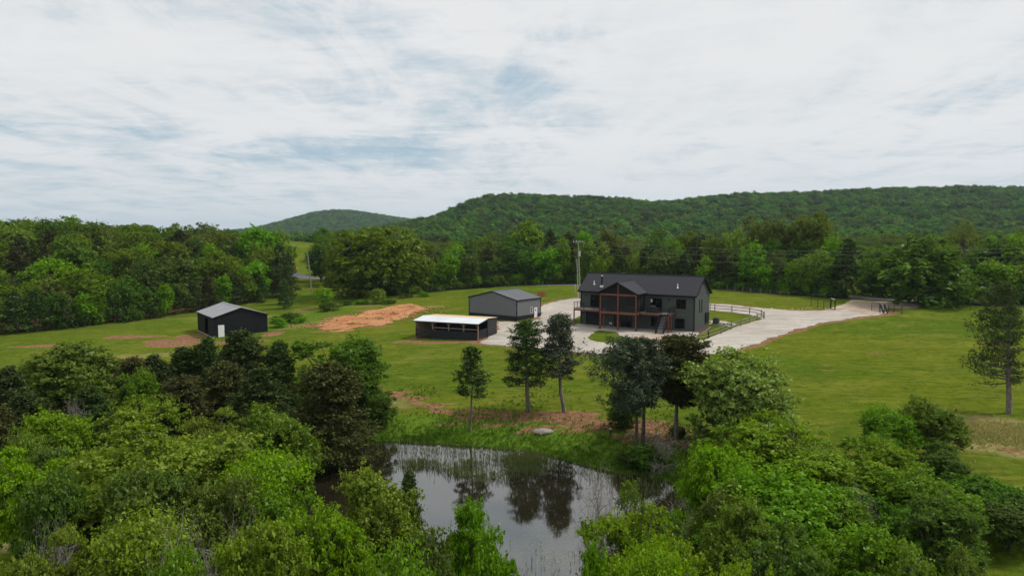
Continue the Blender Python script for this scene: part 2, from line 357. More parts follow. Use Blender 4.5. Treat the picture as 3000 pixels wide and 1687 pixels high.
m, nt, out = new_mat('pasture'); b = V(nt, 'ShaderNodeBsdfPrincipled'); ge = V(nt, 'ShaderNodeNewGeometry'); pos = ge.outputs['Position']
def A(n): a = V(nt, 'ShaderNodeAttribute', attribute_name=n); return a.outputs['Fac']
nL = noise(nt, mapping(nt, pos, (1, 1, 0)), .035, 5, .6, .8); nM = noise(nt, mapping(nt, pos, (.6, 1.5, 0), (0, 0, .35)), .30, 6, .65, .6); nS = noise(nt, mapping(nt, pos, (1, 1, 0)), 2.4, 6, .7); nV = noise(nt, mapping(nt, pos, (1, 1, 0)), 9.0, 4, .75)
nW = noise(nt, mapping(nt, pos, (.35, 2.2, 0), (0, 0, -.2)), .5, 6, .7, .4)
nP = noise(nt, mapping(nt, pos, (1, 1, 0)), .11, 7, .68, 1.2); nR = noise(nt, mapping(nt, pos, (.12, 1.6, 0), (0, 0, .12)), .9, 4, .6, .25)
g = mixc(nt, sstep(nt, nL, .38, .62), (0.062, 0.112, 0.008), (0.098, 0.130, 0.010))
g = mixc(nt, mth(nt, 'MULTIPLY', sstep(nt, nP, .46, .66), .75), g, (0.144, 0.158, 0.024))
g = mixc(nt, mth(nt, 'MULTIPLY', sstep(nt, nM, .50, .70), .6), g, (0.043, 0.081, 0.008))
g = mixc(nt, mth(nt, 'MULTIPLY', sstep(nt, nR, .50, .66), .35), g, (0.156, 0.164, 0.036))
g = mixc(nt, mth(nt, 'MULTIPLY', sstep(nt, nW, .50, .68), .5), g, (0.048, 0.077, 0.010))
g = mixc(nt, mth(nt, 'MULTIPLY', sstep(nt, nS, .50, .72), .7), g, (0.035, 0.063, 0.008))
g = mixc(nt, mth(nt, 'MULTIPLY', sstep(nt, nV, .48, .72), .6), g, (0.179, 0.196, 0.040))
rare = noise(nt, mapping(nt, pos, (.7, 1.2, 0)), .42, 5, .7, .5)
g = mixc(nt, mth(nt, 'MULTIPLY', sstep(nt, rare, .66, .74), .65), g, (0.234, 0.154, 0.104))
dryc = mixc(nt, sstep(nt, nS, .3, .7), (0.179, 0.150, 0.060), (.31, .26, .125))
fd = mth(nt, 'ADD', A('dry'), mth(nt, 'ADD', mth(nt, 'MULTIPLY', nM, .5), mth(nt, 'MULTIPLY', nS, .35)))
g = mixc(nt, mth(nt, 'MULTIPLY', sstep(nt, fd, .62, 1.15), .8), g, dryc)
lu = mixc(nt, sstep(nt, nS, .35, .65), (.045, .10, .010), (.115, .20, .020))
fl = mth(nt, 'ADD', A('lush'), mth(nt, 'MULTIPLY', nM, .6)); g = mixc(nt, mth(nt, 'MULTIPLY', sstep(nt, fl, .75, 1.1), .85), g, lu)
dc = mixc(nt, sstep(nt, nS, .35, .7), (.13, .065, .036), (.29, .165, .095)); dc = mixc(nt, sstep(nt, nV, .48, .78), dc, (.36, .25, .165))
fb = mth(nt, 'ADD', A('dirt'), mth(nt, 'ADD', mth(nt, 'MULTIPLY', nM, .45), mth(nt, 'ADD', mth(nt, 'MULTIPLY', nS, .45), mth(nt, 'MULTIPLY', nV, .2))))
g = mixc(nt, sstep(nt, fb, 1.0, 1.16), g, dc)
nT = noise(nt, mapping(nt, pos, (.8, 1.5, 0), (0, 0, .5)), 1.0, 5, .75, .6); g = mixc(nt, mth(nt, 'MULTIPLY', sstep(nt, nT, .47, .60), .75), g, mixc(nt, 1.0, g, (.58, .66, .55), 'MULTIPLY'))
g = mixc(nt, 1.0, g, (1.12, 1.08, 1.05), 'MULTIPLY')
nU = noise(nt, mapping(nt, pos, (.30, .85, 0), (0, 0, -.3)), .55, 5, .72, .4); g = mixc(nt, mth(nt, 'MULTIPLY', sstep(nt, nU, .52, .64), .55), g, mixc(nt, 1.0, g, (1.45, 1.28, 1.3), 'MULTIPLY'))
ln(nt, g, b.inputs['Base Color']); b.inputs['Roughness'].default_value = 1; b.inputs['Specular IOR Level'].default_value = .0
bp = V(nt, 'ShaderNodeBump'); bp.inputs['Strength'].default_value = 1.0; bp.inputs['Distance'].default_value = .12
ln(nt, mth(nt, 'ADD', mth(nt, 'MULTIPLY', nV, .5), mth(nt, 'ADD', nS, mth(nt, 'MULTIPLY', nW, 1.5))), bp.inputs['Height']); ln(nt, bp.outputs[0], b.inputs['Normal']); ln(nt, b.outputs[0], out.inputs[0])
ground = link('ground', gme, m); tag(ground, kind='structure')

def ragged(P, amp, step=.5, seed=1):
    out = []; r = random.Random(seed); ph = [r.uniform(0, 6.28) for _ in range(4)]; s = 0
    for i in range(len(P)):
        a = P[i]; b_ = P[(i + 1) % len(P)]; L = np.hypot(*(b_ - a)); n = max(1, int(L / step)); nrm = np.array([-(b_ - a)[1], (b_ - a)[0]]) / (L + 1e-9)
        for k in range(n):
            t = k / n; s += L / n
            o = amp * (math.sin(s * .7 + ph[0]) * .4 + math.sin(s * 1.9 + ph[1]) * .3 + r.uniform(-.5, .5) * .6)
            out.append(a + (b_ - a) * t + nrm * o)
    return out
def drape(name, P, mt, dz, step=1.0, holes=(), zf=None):
    P = [Vector(p) for p in P]; hs = [[Vector(p) for p in h] for h in holes]
    A_ = np.array([(p.x, p.y) for p in P]); x0, y0 = A_.min(0); x1, y1 = A_.max(0)
    gx_, gy_ = np.meshgrid(np.arange(x0, x1, step), np.arange(y0, y1, step)); gx_ = gx_.ravel(); gy_ = gy_.ravel()
    keep = sdist(A_, gx_, gy_) < -step * .45; HA = [np.array([(p.x, p.y) for p in h]) for h in hs]
    for h in HA: keep &= sdist(h, gx_, gy_) > step * .45
    inner = [Vector((a, b_)) for a, b_ in zip(gx_[keep], gy_[keep])]
    pts = list(P); loops = [list(range(len(P)))]
    for h in hs: loops.append(list(range(len(pts), len(pts) + len(h)))); pts += h
    edges = [(l[i], l[(i + 1) % len(l)]) for l in loops for i in range(len(l))]
    pts += inner
    ov, oe, of, *_ = delaunay_2d_cdt(pts, edges, [], 0, 1e-5)
    vv = np.array([(p.x, p.y) for p in ov]); T = np.array([f for f in of if len(f) == 3]); c = vv[T].mean(1)
    k = sdist(A_, c[:, 0], c[:, 1]) < 0
    for h in HA: k &= sdist(h, c[:, 0], c[:, 1]) > 0
    T = T[k]; z = H(vv[:, 0], vv[:, 1]) + dz
    if zf: z = z + zf(vv[:, 0], vv[:, 1])
    a, b_, c_ = vv[T[:, 0]], vv[T[:, 1]], vv[T[:, 2]]
    fl = ((b_ - a)[:, 0] * (c_ - a)[:, 1] - (b_ - a)[:, 1] * (c_ - a)[:, 0]) < 0; T[fl] = T[fl][:, ::-1]
    me = mesh_np(name, np.column_stack([vv, z]), None, T, smooth=True); o = link(name, me, mt); tag(o, kind='structure'); return o

# gravel, with the darker wheel ruts and dusty patches of a real drive
m, nt, out = new_mat('limestone_gravel'); b = V(nt, 'ShaderNodeBsdfPrincipled'); ge = V(nt, 'ShaderNodeNewGeometry'); pos = ge.outputs['Position']
n1 = noise(nt, pos, .16, 5, .6, .5); n2 = noise(nt, pos, 1.6, 6, .7); n3 = noise(nt, pos, 11, 4, .8); n4 = noise(nt, mapping(nt, pos, (.25, 1.9, 0), (0, 0, .45)), .8, 5, .65, .5)
c = mixc(nt, sstep(nt, n1, .35, .65), (.34, .30, .255), (.45, .41, .36)); c = mixc(nt, mth(nt, 'MULTIPLY', sstep(nt, n4, .46, .62), .65), c, (.25, .225, .195))
n5 = noise(nt, mapping(nt, pos, (.12, 1.0, 0), (0, 0, -.55)), 1.1, 4, .6, .6); c = mixc(nt, mth(nt, 'MULTIPLY', sstep(nt, n5, .50, .62), .5), c, (.52, .48, .43))
c = mixc(nt, mth(nt, 'MULTIPLY', sstep(nt, n2, .48, .66), .6), c, (.30, .27, .235)); c = mixc(nt, mth(nt, 'MULTIPLY', sstep(nt, n3, .5, .68), .6), c, (.57, .53, .48))
ln(nt, c, b.inputs[0]); b.inputs['Roughness'].default_value = .95; b.inputs['Specular IOR Level'].default_value = .2
bp = V(nt, 'ShaderNodeBump'); bp.inputs['Strength'].default_value = .7; bp.inputs['Distance'].default_value = .05; ln(nt, mth(nt, 'ADD', n3, n4), bp.inputs['Height']); ln(nt, bp.outputs[0], b.inputs['Normal']); ln(nt, b.outputs[0], out.inputs[0]); M['gravel'] = m
def earth(name, c0, c1, c2, s=1.0, bump=.8):
    m, nt, out = new_mat(name); b = V(nt, 'ShaderNodeBsdfPrincipled'); ge = V(nt, 'ShaderNodeNewGeometry'); pos = ge.outputs['Position']
    n1 = noise(nt, pos, .3 * s, 6, .65, .8); n2 = noise(nt, pos, 2.0 * s, 6, .7); n3 = noise(nt, pos, 9 * s, 4, .75)
    c = mixc(nt, sstep(nt, n1, .35, .65), c0, c1); c = mixc(nt, mth(nt, 'MULTIPLY', sstep(nt, n2, .45, .7), .7), c, c2); c = mixc(nt, mth(nt, 'MULTIPLY', sstep(nt, n3, .55, .8), .4), c, tuple(v * .5 for v in c0))
    ln(nt, c, b.inputs[0]); b.inputs['Roughness'].default_value = .95; b.inputs['Specular IOR Level'].default_value = .15
    bp = V(nt, 'ShaderNodeBump'); bp.inputs['Strength'].default_value = bump; bp.inputs['Distance'].default_value = .1; ln(nt, mth(nt, 'ADD', n2, n3), bp.inputs['Height']); ln(nt, bp.outputs[0], b.inputs['Normal']); ln(nt, b.outputs[0], out.inputs[0]); return m
M['clay'] = earth('orange_clay', (.37, .15, .062), (.50, .265, .125), (.25, .09, .038), .9, 1.0)
M['tan'] = earth('tan_dirt', (.36, .27, .195), (.47, .39, .31), (.27, .19, .135), .8)
M['asphalt'] = earth('old_asphalt', (.105, .105, .115), (.135, .135, .145), (.09, .09, .095), .8, .3)

ISL = [(1722,990),(1735,975),(1754,968),(1810,974),(1814,982),(1840,990),(1850,1000),(1795,1006),(1754,1002),(1729,996)]
LAWN = [(2079,909),(2145,916),(2195,922),(2226,931),(2232,936),(2200,943),(2142,963),(2100,980),(2060,998),(2042,993),(2050,970),(2066,950)]
STRIP = [(1672,953),(1668,944),(1690,930),(1704,924),(1706,946)]
drape('gravel_drive', ragged(drive_w, .5, .45, 3), M['gravel'], .035, .8, [ragged(gp(ISL), .12, .4, 4), ragged(gp(LAWN), .10, .5, 5), ragged(gp(STRIP), .12, .5, 6)])
drape('gravel_path', ragged(gp([(2072,941),(2095,938),(2130,942),(2160,951),(2140,957),(2112,952),(2078,950)]), .12, .4, 8), M['gravel'], .03, .6)
drape('dirt_apron', ragged(gp([(2405,911),(2440,902),(2478,889),(2492,879),(2600,884),(2700,893),(2730,897),(2660,905),(2600,903),(2555,925),(2470,906)]), .25, .5, 9), M['tan'], .05, .8)
drape('yard_dirt', ragged(gp([(1845,986),(1900,978),(2034,988),(2038,998),(1990,1012),(1900,1016),(1858,1004)]), .2, .4, 10), M['tan'], .045, .6)
RD = [(-200,262),(-95,230),(-62,207),(-20,188),(30,170),(60,151),(79,135.5),(110,117),(150,101)]
RD = [Vector(p) for p in RD]; Lf, Rt = [], []
for i, p in enumerate(RD):
    t = (RD[min(i + 1, len(RD) - 1)] - RD[max(i - 1, 0)]).normalized(); n = Vector((-t.y, t.x)); Lf.append(p + n * 3.0); Rt.append(p - n * 3.0)
drape('road', Lf + Rt[::-1], M['asphalt'], .07, 1.6)
# clay cutting: rough spoil with a low broken face along its upper right edge
CL = gp([(932,966),(938,952),(962,938),(1005,926),(1040,922),(1075,912),(1110,908),(1165,898),(1215,896),(1240,903),(1232,914),(1205,922),(1178,930),(1160,942),(1120,952),(1085,954),(1050,963),(1020,970),(975,971)])
def clay_z(X, Y):
    d = -sdist(CL, X, Y); e = ss(d / 1.5); p = G(1200, 905); f = np.exp(-((X - p.x) ** 2) / 60)
    return e * (.22 * fract_noise(X, Y, 1.1, 21, 5) + .1) + f * .45 * ss(d / .8) * (1 - ss((d - 1.2) / 1.5)) * (Y > p.y - 3)
drape('clay_cutting', ragged(CL, 1.8, .35, 12), M['clay'], .04, .35, zf=clay_z)

# water
m, nt, out = new_mat('pond_water'); b = V(nt, 'ShaderNodeBsdfPrincipled'); ge = V(nt, 'ShaderNodeNewGeometry'); pos = ge.outputs['Position']
nw = noise(nt, mapping(nt, pos, (1, 1, 0)), .22, 4, .6); ln(nt, mixc(nt, sstep(nt, nw, .35, .65), (.012, .010, .006), (.020, .017, .010)), b.inputs[0])
b.inputs['Roughness'].default_value = .03; b.inputs['IOR'].default_value = 2.8; b.inputs['Specular IOR Level'].default_value = .5
bp = V(nt, 'ShaderNodeBump'); bp.inputs['Strength'].default_value = .05; bp.inputs['Distance'].default_value = .015
ln(nt, mth(nt, 'ADD', noise(nt, mapping(nt, pos, (1, 1.8, 0)), 3.5, 3, .6), mth(nt, 'MULTIPLY', noise(nt, mapping(nt, pos, (.5, 1.2, 0)), .6, 2, .5), 2)), bp.inputs['Height']); ln(nt, bp.outputs[0], b.inputs['Normal']); ln(nt, b.outputs[0], out.inputs[0]); M['water'] = m
c0 = POND.mean(0); PW = c0 + (POND - c0) * 1.02
wv = np.column_stack([PW, np.full(len(PW), WZ)]); wme = bpy.data.meshes.new('pond_water'); wme.from_pydata([tuple(p) for p in wv], [], [tuple(range(len(wv)))]); wme.update()
if wme.polygons[0].normal.z < 0: wme.flip_normals()
tag(link('pond_water', wme, M['water']), kind='structure')

# ------------------------------------------------------------------ siding that really laps
def lap_wall(mb, o, ux, nx_, W, z0, zt, pitch, d, openings=(), phase=0.0):
    """wall in the plane o + ux*s, outward normal nx_; zt(s) = top height; laps of height pitch standing d proud at the bottom."""
    o = Vector(o); ux = Vector(ux); nn = Vector(nx_)
    top = max(zt(s) for s in np.linspace(0, W, 41)); cuts = {round(z0, 4), round(top, 4)}
    k = math.ceil((z0 - phase) / pitch)
    while phase + k * pitch < top: cuts.add(round(phase + k * pitch, 4)); k += 1
    for a, b_, c, e in openings: cuts.add(c); cuts.add(e)
    for s in (0, W): cuts.add(round(zt(s), 4))
    cuts = sorted(c for c in cuts if z0 <= c <= top)
    def span(z):      # range of s for which zt(s) >= z
        S = [s for s in np.linspace(0, W, 401) if zt(s) >= z - 1e-6]
        return (S[0], S[-1]) if S else (W / 2, W / 2)
    for za, zb in zip(cuts[:-1], cuts[1:]):
        if zb - za < 1e-4: continue
        zm = (za + zb) / 2; fr = ((za + 1e-5 - phase) / pitch) % 1.0; oa = d * (1 - fr); ob = d * (1 - min(1, fr + (zb - za) / pitch))
        (a0, a1), (b0, b1) = span(za + 1e-4), span(zb)
        segs = [(0, 1)]
        ops = sorted((q[0], q[1]) for q in openings if q[2] <= zm <= q[3])
        pts = [(a0, b0)]
        for q in ops: pts.append((q[0], q[0])); pts.append((q[1], q[1]))
        pts.append((a1, b1))
        for i in range(0, len(pts), 2):
            (sa, sb), (ta, tb) = pts[i], pts[i + 1]
            if ta - sa < 1e-3 and tb - sb < 1e-3: continue
            f = lambda s, z, off: o + ux * s + nn * off + Vector((0, 0, z))
            v = [f(sa, za, oa), f(ta, za, oa), f(tb, zb, ob), f(sb, zb, ob)]
            n = (v[1] - v[0]).cross(v[2] - v[0])
            mb.add(v if n.dot(nn) > 0 else v[::-1], [(0, 1, 2, 3)])
            if fr < .02:   # underside of the lap
                v = [f(sa, za, 0), f(ta, za, 0), f(ta, za, oa), f(sa, za, oa)]; mb.add(v, [(0, 1, 2, 3)])
    return mb
def window(parent, o, ux, n, s0, s1, z0, z1, bars=1, horiz=0, frame='trim', depth=.08, fw=.06, name='window', glass='glass'):
    """frame proud of the wall with a recessed pane (child)"""
    o = Vector(o); ux = Vector(ux); n = Vector(n)
    def bar(mb, a, b_, c, e, lo=-.04, hi=.045):
        P = [o + ux * s + n * off + Vector((0, 0, z)) for z in (c, e) for off in (hi, lo) for s in (a, b_)]
        mb.add([P[0], P[1], P[3], P[2], P[4], P[5], P[7], P[6]], [(0, 1, 2, 3), (7, 6, 5, 4), (0, 4, 5, 1), (1, 5, 6, 2), (2, 6, 7, 3), (3, 7, 4, 0)])
    mb = MB(); bar(mb, s0, s1, z0, z0 + fw); bar(mb, s0, s1, z1 - fw, z1); bar(mb, s0, s0 + fw, z0 + fw, z1 - fw); bar(mb, s1 - fw, s1, z0 + fw, z1 - fw)
    for i in range(bars): m_ = s0 + (s1 - s0) * (i + 1) / (bars + 1); bar(mb, m_ - .03, m_ + .03, z0 + fw, z1 - fw, -.035, .03)
    for i in range(horiz): m_ = z0 + (z1 - z0) * (i + 1) / (horiz + 1); bar(mb, s0 + fw, s1 - fw, m_ - .03, m_ + .03, -.035, .03)
    f = mb.build(name, M[frame], parent); g = MB(); bar(g, s0 + .01, s1 - .01, z0 + .01, z1 - .01, -.07, -.03); g.build('pane', M[glass], f); return f

# ------------------------------------------------------------------ the house
HB = atY(2034.5, 975, 103); HB.z = 1.2
house = empty('house', HB, R(-32.5), 'two storey dark green house with screened porch, red timber deck and charcoal shingle roof', 'house')
X, Yv, Zv = (1, 0, 0), (0, 1, 0), (0, 0, 1)
T, D, EV, RG, OH = 19.3, 7.2, 5.75, 8.28, .42
slope = (RG - EV) / (D / 2)
fr = lambda s: EV
ops = [(1.79, 3.45, 3.07, 5.07), (12.2, 14.12, 3.0, 5.02), (16.37, 17.9, 3.57, 5.03), (16.22, 17.77, .57, 2.07), (1.12, 3.5, .0, 2.18), (7.2, 9.12, .0, 2.1), (6.05, 6.5, .05, 2.08), (12.32, 13.55, .58, 2.13), (8.3, 11.0, 2.92, 5.0)]
w_ = MB(); lap_wall(w_, (-T, 0, 0), X, (0, -1, 0), T, -.6, fr, .19, .018, ops)
lap_wall(w_, (-T, D, 0), X, (0, 1, 0), T, -.6, fr, .19, .018)
wl = w_.build('wall', M['siding'], house)
zt = lambda s: EV + .0 + min(s, D - s) * slope
lap_wall(MB(), (0, 0, 0), Yv, X, D, -.6, lambda s: EV, .19, .018, [(2.06, 2.36, 2.9, 4.9), (3.2, 3.5, 2.9, 4.9)]).build('end_wall', M['siding'], house); lap_wall(MB(), (-T, 0, 0), Yv, (-1, 0, 0), D, -.6, lambda s: EV, .19, .018).build('end_wall', M['siding'], house)
for x0, nn in ((.03, X), (-T - .03, (-1, 0, 0))): gb_ = lap_wall(MB(), (x0, 0, 0), Yv, nn, D, EV, zt, .19, .018).build('gable', M['siding_dark'], house); gb = gb_ if x0 > 0 else gb
MB().cyl((.05, D / 2, 7.35), (.09, D / 2, 7.35), .2, n=14).build('gable_vent', M['trim'], gb)
fd_ = MB()    # foundation / retaining face low on the right end
fd_.box(0.02, .10, .2, D - .6, -.5, .28); fd_.build('foundation', M['ac'], house)
# corner boards
for x0, x1, y0, y1 in ((-.12, .035, -.035, .12), (-T - .035, -T + .12, -.035, .12), (-.12, .035, D - .12, D + .035), (-T - .035, -T + .12, D - .12, D + .035)): bx('corner_board', M['siding_dark'], house, x0, x1, y0, y1, -.5, EV - .02)
rf = MB(); th = .16
ze = EV - slope * OH
rf.slab([(-T - .35, -OH, ze + .22), (.35, -OH, ze + .22), (.35, D / 2, RG + .22), (-T - .35, D / 2, RG + .22)], th)
rf.slab([(.35, D + OH, ze + .22), (-T - .35, D + OH, ze + .22), (-T - .35, D / 2, RG + .22), (.35, D / 2, RG + .22)], th)
rf.build('roof', M['shingle'], house); roof = house.children[-1]
MB().bar((-T - .36, D / 2, RG + .235), (.36, D / 2, RG + .235), .28, .05).build('ridge_cap', M['shingle'], roof)
for yy in (-OH - .03, D + OH + .03): MB().bar((-T - .36, yy, ze + .10), (.36, yy, ze + .10), .05, .2).build('fascia', M['trim'], roof)
for xx in (.375, -T - .375):
    rk = MB(); rk.bar((xx, -OH, ze + .12), (xx, D / 2, RG + .12), .05, .22); rk.bar((xx, D + OH, ze + .12), (xx, D / 2, RG + .12), .05, .22); rk.build('rake_board', M['trim'], roof)
sf = MB(); sf.slab([(-T - .33, -OH, ze + .03), (.33, -OH, ze + .03), (.33, .0, EV + .03), (-T - .33, 0, EV + .03)], .03); sf.slab([(.33, D + OH, ze + .03), (-T - .33, D + OH, ze + .03), (-T - .33, D, EV + .03), (.33, D, EV + .03)], .03)
sf.slab([(0, 0, EV + .03), (.33, 0, EV + .03), (.33, D / 2, RG + .03), (0, D / 2, RG + .03)], .03); sf.slab([(0, D, EV + .03), (.33, D, EV + .03), (.33, D / 2, RG + .03), (0, D / 2, RG + .03)], .03); sf.build('soffit', M['trim'], roof)
gt = MB()
for x0, x1 in ((-T - .36, -14.35), (-7.6, .36)): gt.bar((x0, -OH - .10, ze + .14), (x1, -OH - .10, ze + .14), .11, .11)
gt.bar((-T - .36, D + OH + .1, ze + .14), (.36, D + OH + .1, ze + .14), .11, .11); gt.build('gutter', M['trim'], house)
for x0, y0, y1 in ((-.12, -OH - .08, -.07), (-T + .1, -OH - .08, -.07), (-.1, D + OH + .08, D + .07)):
    d_ = MB(); d_.bar((x0, y0, ze + .1), (x0, y1, ze - .35), .08, .08); d_.bar((x0, y1, ze - .35), (x0, y1, .1), .08, .09); d_.bar((x0, y1, .1), (x0, y1 + (-.35 if y1 < 0 else .35), .03), .08, .08); d_.build('downspout', M['trim'], house)
# roof vents
def rz(y): return EV + .22 + slope * y
for x0, y0, h in ((-17.36, 1.05, .62), (-3.12, 1.05, .62)):
    v = MB(); v.cyl((x0, y0, rz(y0) - .1), (x0, y0, rz(y0) + h), .075, n=10); v.cyl((x0, y0, rz(y0) - .06), (x0, y0, rz(y0) + .09), .2, .1, n=12); v.build('vent_pipe', M['white'], house)
v = MB(); x0, y0 = -15.81, .72; v.cyl((x0, y0, rz(y0) - .1), (x0, y0, 8.15), .12, n=12); v.build('flue', M['trim'], house); fl = house.children[-1]
v = MB(); v.cyl((x0, y0, 8.15), (x0, y0, 8.24), .17, .1, n=12); v.build('flue_cap', M['white'], fl)
v = MB(); v.box(x0 - .24, x0 + .24, y0 - .25, y0 + .2, rz(y0) - .2, rz(y0) + .12); v.build('flue_base', M['white'], fl)
# openings
O = (-T, 0, 0); N_ = (0, -1, 0)
window(house, O, X, N_, 1.79, 3.45, 3.0, 5.07, 1, name='sliding_door'); window(house, O, X, N_, 12.2, 14.12, 3.0, 5.02, 1, name='sliding_door')
window(house, O, X, N_, 16.37, 17.9, 3.57, 5.03, 1); window(house, O, X, N_, 16.22, 17.77, .57, 2.07, 1)
window(house, O, X, N_, 7.2, 9.12, .0, 2.1, 1, name='patio_door'); window(house, O, X, N_, 6.05, 6.5, .05, 2.08, 0, name='door_sidelight'); window(house, O, X, N_, 12.32, 13.55, .58, 2.13, 0)
window(house, O, X, N_, 8.3, 11.0, 2.92, 5.0, 2, name='porch_door')
for y0 in (2.06, 3.2):
    f = window(house, (0, 0, 0), Yv, X, y0, y0 + .3, 2.9, 4.9, 0, 4, fw=.035)
gd = MB()
for i in range(4): z0 = i * .545; gd.add([(-T + 1.12, -.0 + .10, z0 + .005), (-T + 3.5, .10, z0 + .005), (-T + 3.5, .10, z0 + .535), (-T + 1.12, .10, z0 + .535)], [(0, 1, 2, 3)]); gd.box(-T + 1.14, -T + 3.48, .07, .1, z0 + .02, z0 + .52)
gd.build('garage_door', M['garage'], house)
gfr = MB(); gfr.box(-T + 1.02, -T + 1.12, -.04, .1, 0, 2.28); gfr.box(-T + 3.5, -T + 3.6, -.04, .1, 0, 2.28); gfr.box(-T + 1.12, -T + 3.5, -.04, .1, 2.18, 2.28); gfr.build('door_frame', M['trim'], house.children[-1])
for x0, z0 in ((-18.35, 4.95), (-4.03, 4.9), (-18.72, 2.0), (-5.0, 2.2)):
    l = MB(); l.box(x0 - .06, x0 + .06, -.08, 0, z0 - .12, z0 + .12); l.cyl((x0, -.14, z0 - .16), (x0, -.14, z0 + .1), .06, .08, 8); l.build('wall_lamp', M['trim'], house)
for x0 in (-2.55, -1.85): MB().cyl((x0, -.06, 2.62), (x0, 0, 2.62), .11, n=12).build('wall_vent', M['ac'], house)
MB().box(-14.05, -13.93, -.1, 0, .45, .75).box(-13.85, -13.6, -.12, 0, .4, .68).build('meter_box', M['white'], house)
v = MB(); v.box(.03, .16, 5.1, 6.9, 1.1, 2.6); v.build('lattice_screen', M['trim'], house)
pn = MB(); pn.box(-12.05 + 4.97, -12.05 + 5.27, -.035, -.03, 4.35, 4.85); pn.build('door_notice', M['white'], house)
# deck and porch
PX0, PX1, PO, DO = -13.98, -8.0, 3.7, 2.4
dk = MB(); DZ = 2.9
dk.box(-T - .05, PX0 + .1, -DO, -.04, DZ - .05, DZ); dk.box(PX0 + .102, PX1 - .1, -PO, -.04, DZ - .05, DZ); dk.box(PX1 - .098, -3.15, -DO, -.04, DZ - .05, DZ)
deck = dk.build('deck', M['deck'], house)
bm_ = MB()
bm_.bar((-T - .05, -DO - .03, DZ - .19), (PX0 - .10, -DO - .03, DZ - .19), .06, .28); bm_.bar((-T - .08, -DO, DZ - .19), (-T - .08, -.05, DZ - .19), .06, .28)
bm_.bar((PX0 - .1, -PO - .06, DZ - .19), (PX1 + .1, -PO - .06, DZ - .19), .07, .32); bm_.bar((PX0 - .04, -PO - .02, DZ - .19), (PX0 - .04, -.05, DZ - .19), .07, .28); bm_.bar((PX1 + .04, -PO - .02, DZ - .19), (PX1 + .04, -.05, DZ - .19), .07, .28)
bm_.bar((PX1 + .08, -DO - .03, DZ - .19), (-4.5, -DO - .03, DZ - .19), .06, .28); bm_.bar((-3.1, -DO, DZ - .19), (-3.1, -.05, DZ - .19), .06, .28)
bm_.build('rim_joist', M['wood_red'], deck)
jo = MB()
for i in range(0, 40):
    x = -T + .3 + i * .405
    if x < -3.3: jo.box(x, x + .04, (-PO if PX0 < x < PX1 else -DO) + .1, -.1, DZ - .28, DZ - .055)
jo.build('joist', M['wood_red'], deck)
zB = -.35
def post(x, y, z0, z1, w=.17): MB().box(x - w / 2, x + w / 2, y - w / 2, y + w / 2, z0, z1).build('post', M['wood_red'], deck)
for x, y in ((-T - .0, -DO + .02), (-13.9, -DO - .1), (-8.42, -DO + .1), (-3.2, -DO - .25), (-3.15, -1.55)): post(x, y, zB, DZ - .33 if y < -DO - .05 else DZ - .33, .16)
porch = empty('porch', (0, 0, 0)); porch.parent = house
pst = MB()
EP = 5.62
for x in (PX0, (PX0 + PX1) / 2, PX1): MB().box(x - .11, x + .11, -PO - .02, -PO + .18, zB, DZ - .35).build('post', M['wood_red'], porch)
for x in (PX0, (PX0 + PX1) / 2, PX1): MB().box(x - .10, x + .10, -PO - .01, -PO + .16, DZ + .002, EP - .18).build('upper_post', M['wood_red'], porch)
MB().box(PX0 - .12, PX1 + .12, -PO - .03, -PO + .18, EP - .18, EP + .08).build('header_beam', M['wood_red'], porch)
MB().box((PX0 + PX1) / 2 - .09, (PX0 + PX1) / 2 + .09, -PO - .03, -PO + .15, EP + .083, 7.2).build('king_post', M['wood_red'], porch)
for x0, x1 in ((PX0 + .1, (PX0 + PX1) / 2 - .1), ((PX0 + PX1) / 2 + .1, PX1 - .1)): bx('sill_rail', M['trim'], porch, x0, x1, -PO + .03, -PO + .09, DZ + .01, DZ + .12)
sc_ = MB()
for x0, x1 in ((PX0 + .1, (PX0 + PX1) / 2 - .1), ((PX0 + PX1) / 2 + .1, PX1 - .1)): sc_.add([(x0, -PO + .06, DZ + .12), (x1, -PO + .06, DZ + .12), (x1, -PO + .06, EP - .18), (x0, -PO + .06, EP - .18)], [(0, 1, 2, 3)])
for x in (PX0, PX1): sc_.add([(x, -PO + .17, DZ + .02), (x, -.05, DZ + .02), (x, -.05, EP), (x, -PO + .17, EP)], [(0, 1, 2, 3)])
sc_.build('screen', M['screen'], porch)
for x in (PX0, PX1):
    sf2 = MB()
    for y in (-2.5, -1.3): sf2.box(x - .04, x + .04, y - .04, y + .04, DZ + .01, EP)
    sf2.box(x - .05, x + .05, -PO + .17, -.05, EP, EP + .15); sf2.build('side_frame', M['siding_dark'], porch)
XM = (PX0 + PX1) / 2; PR = 7.45; PE = 5.72; po = 3.5; pw = (PX1 - PX0) / 2 + .42
ps = (PR - PE) / pw
gb2 = MB(); gb2.add([(PX0 - .1, -PO + .08, EP + .05), (PX1 + .1, -PO + .08, EP + .05), (PX1 + .1, -PO + .08, PR - ps * ((PX1 - PX0) / 2 + .1)), (XM, -PO + .08, PR - .02), (PX0 - .1, -PO + .08, PR - ps * ((PX1 - PX0) / 2 + .1))], [(0, 1, 2, 3, 4)])
gb2.build('gable', M['trim'], porch)
yb = lambda z: (z - EV - .22) / slope      # where the porch roof meets the main roof
pr = MB(); yf = -PO - .42
z0_, z1_ = PE + .12, PR + .12
for sx in (-1, 1):
    pr.slab([(XM + sx * pw, yf, z0_), (XM, yf, z1_), (XM, yb(z1_) + .05, z1_), (XM + sx * pw, max(-OH, yb(z0_)) + .02, z0_)], .13)
proof = pr.build('porch_roof', M['shingle'], porch)
pf = MB()
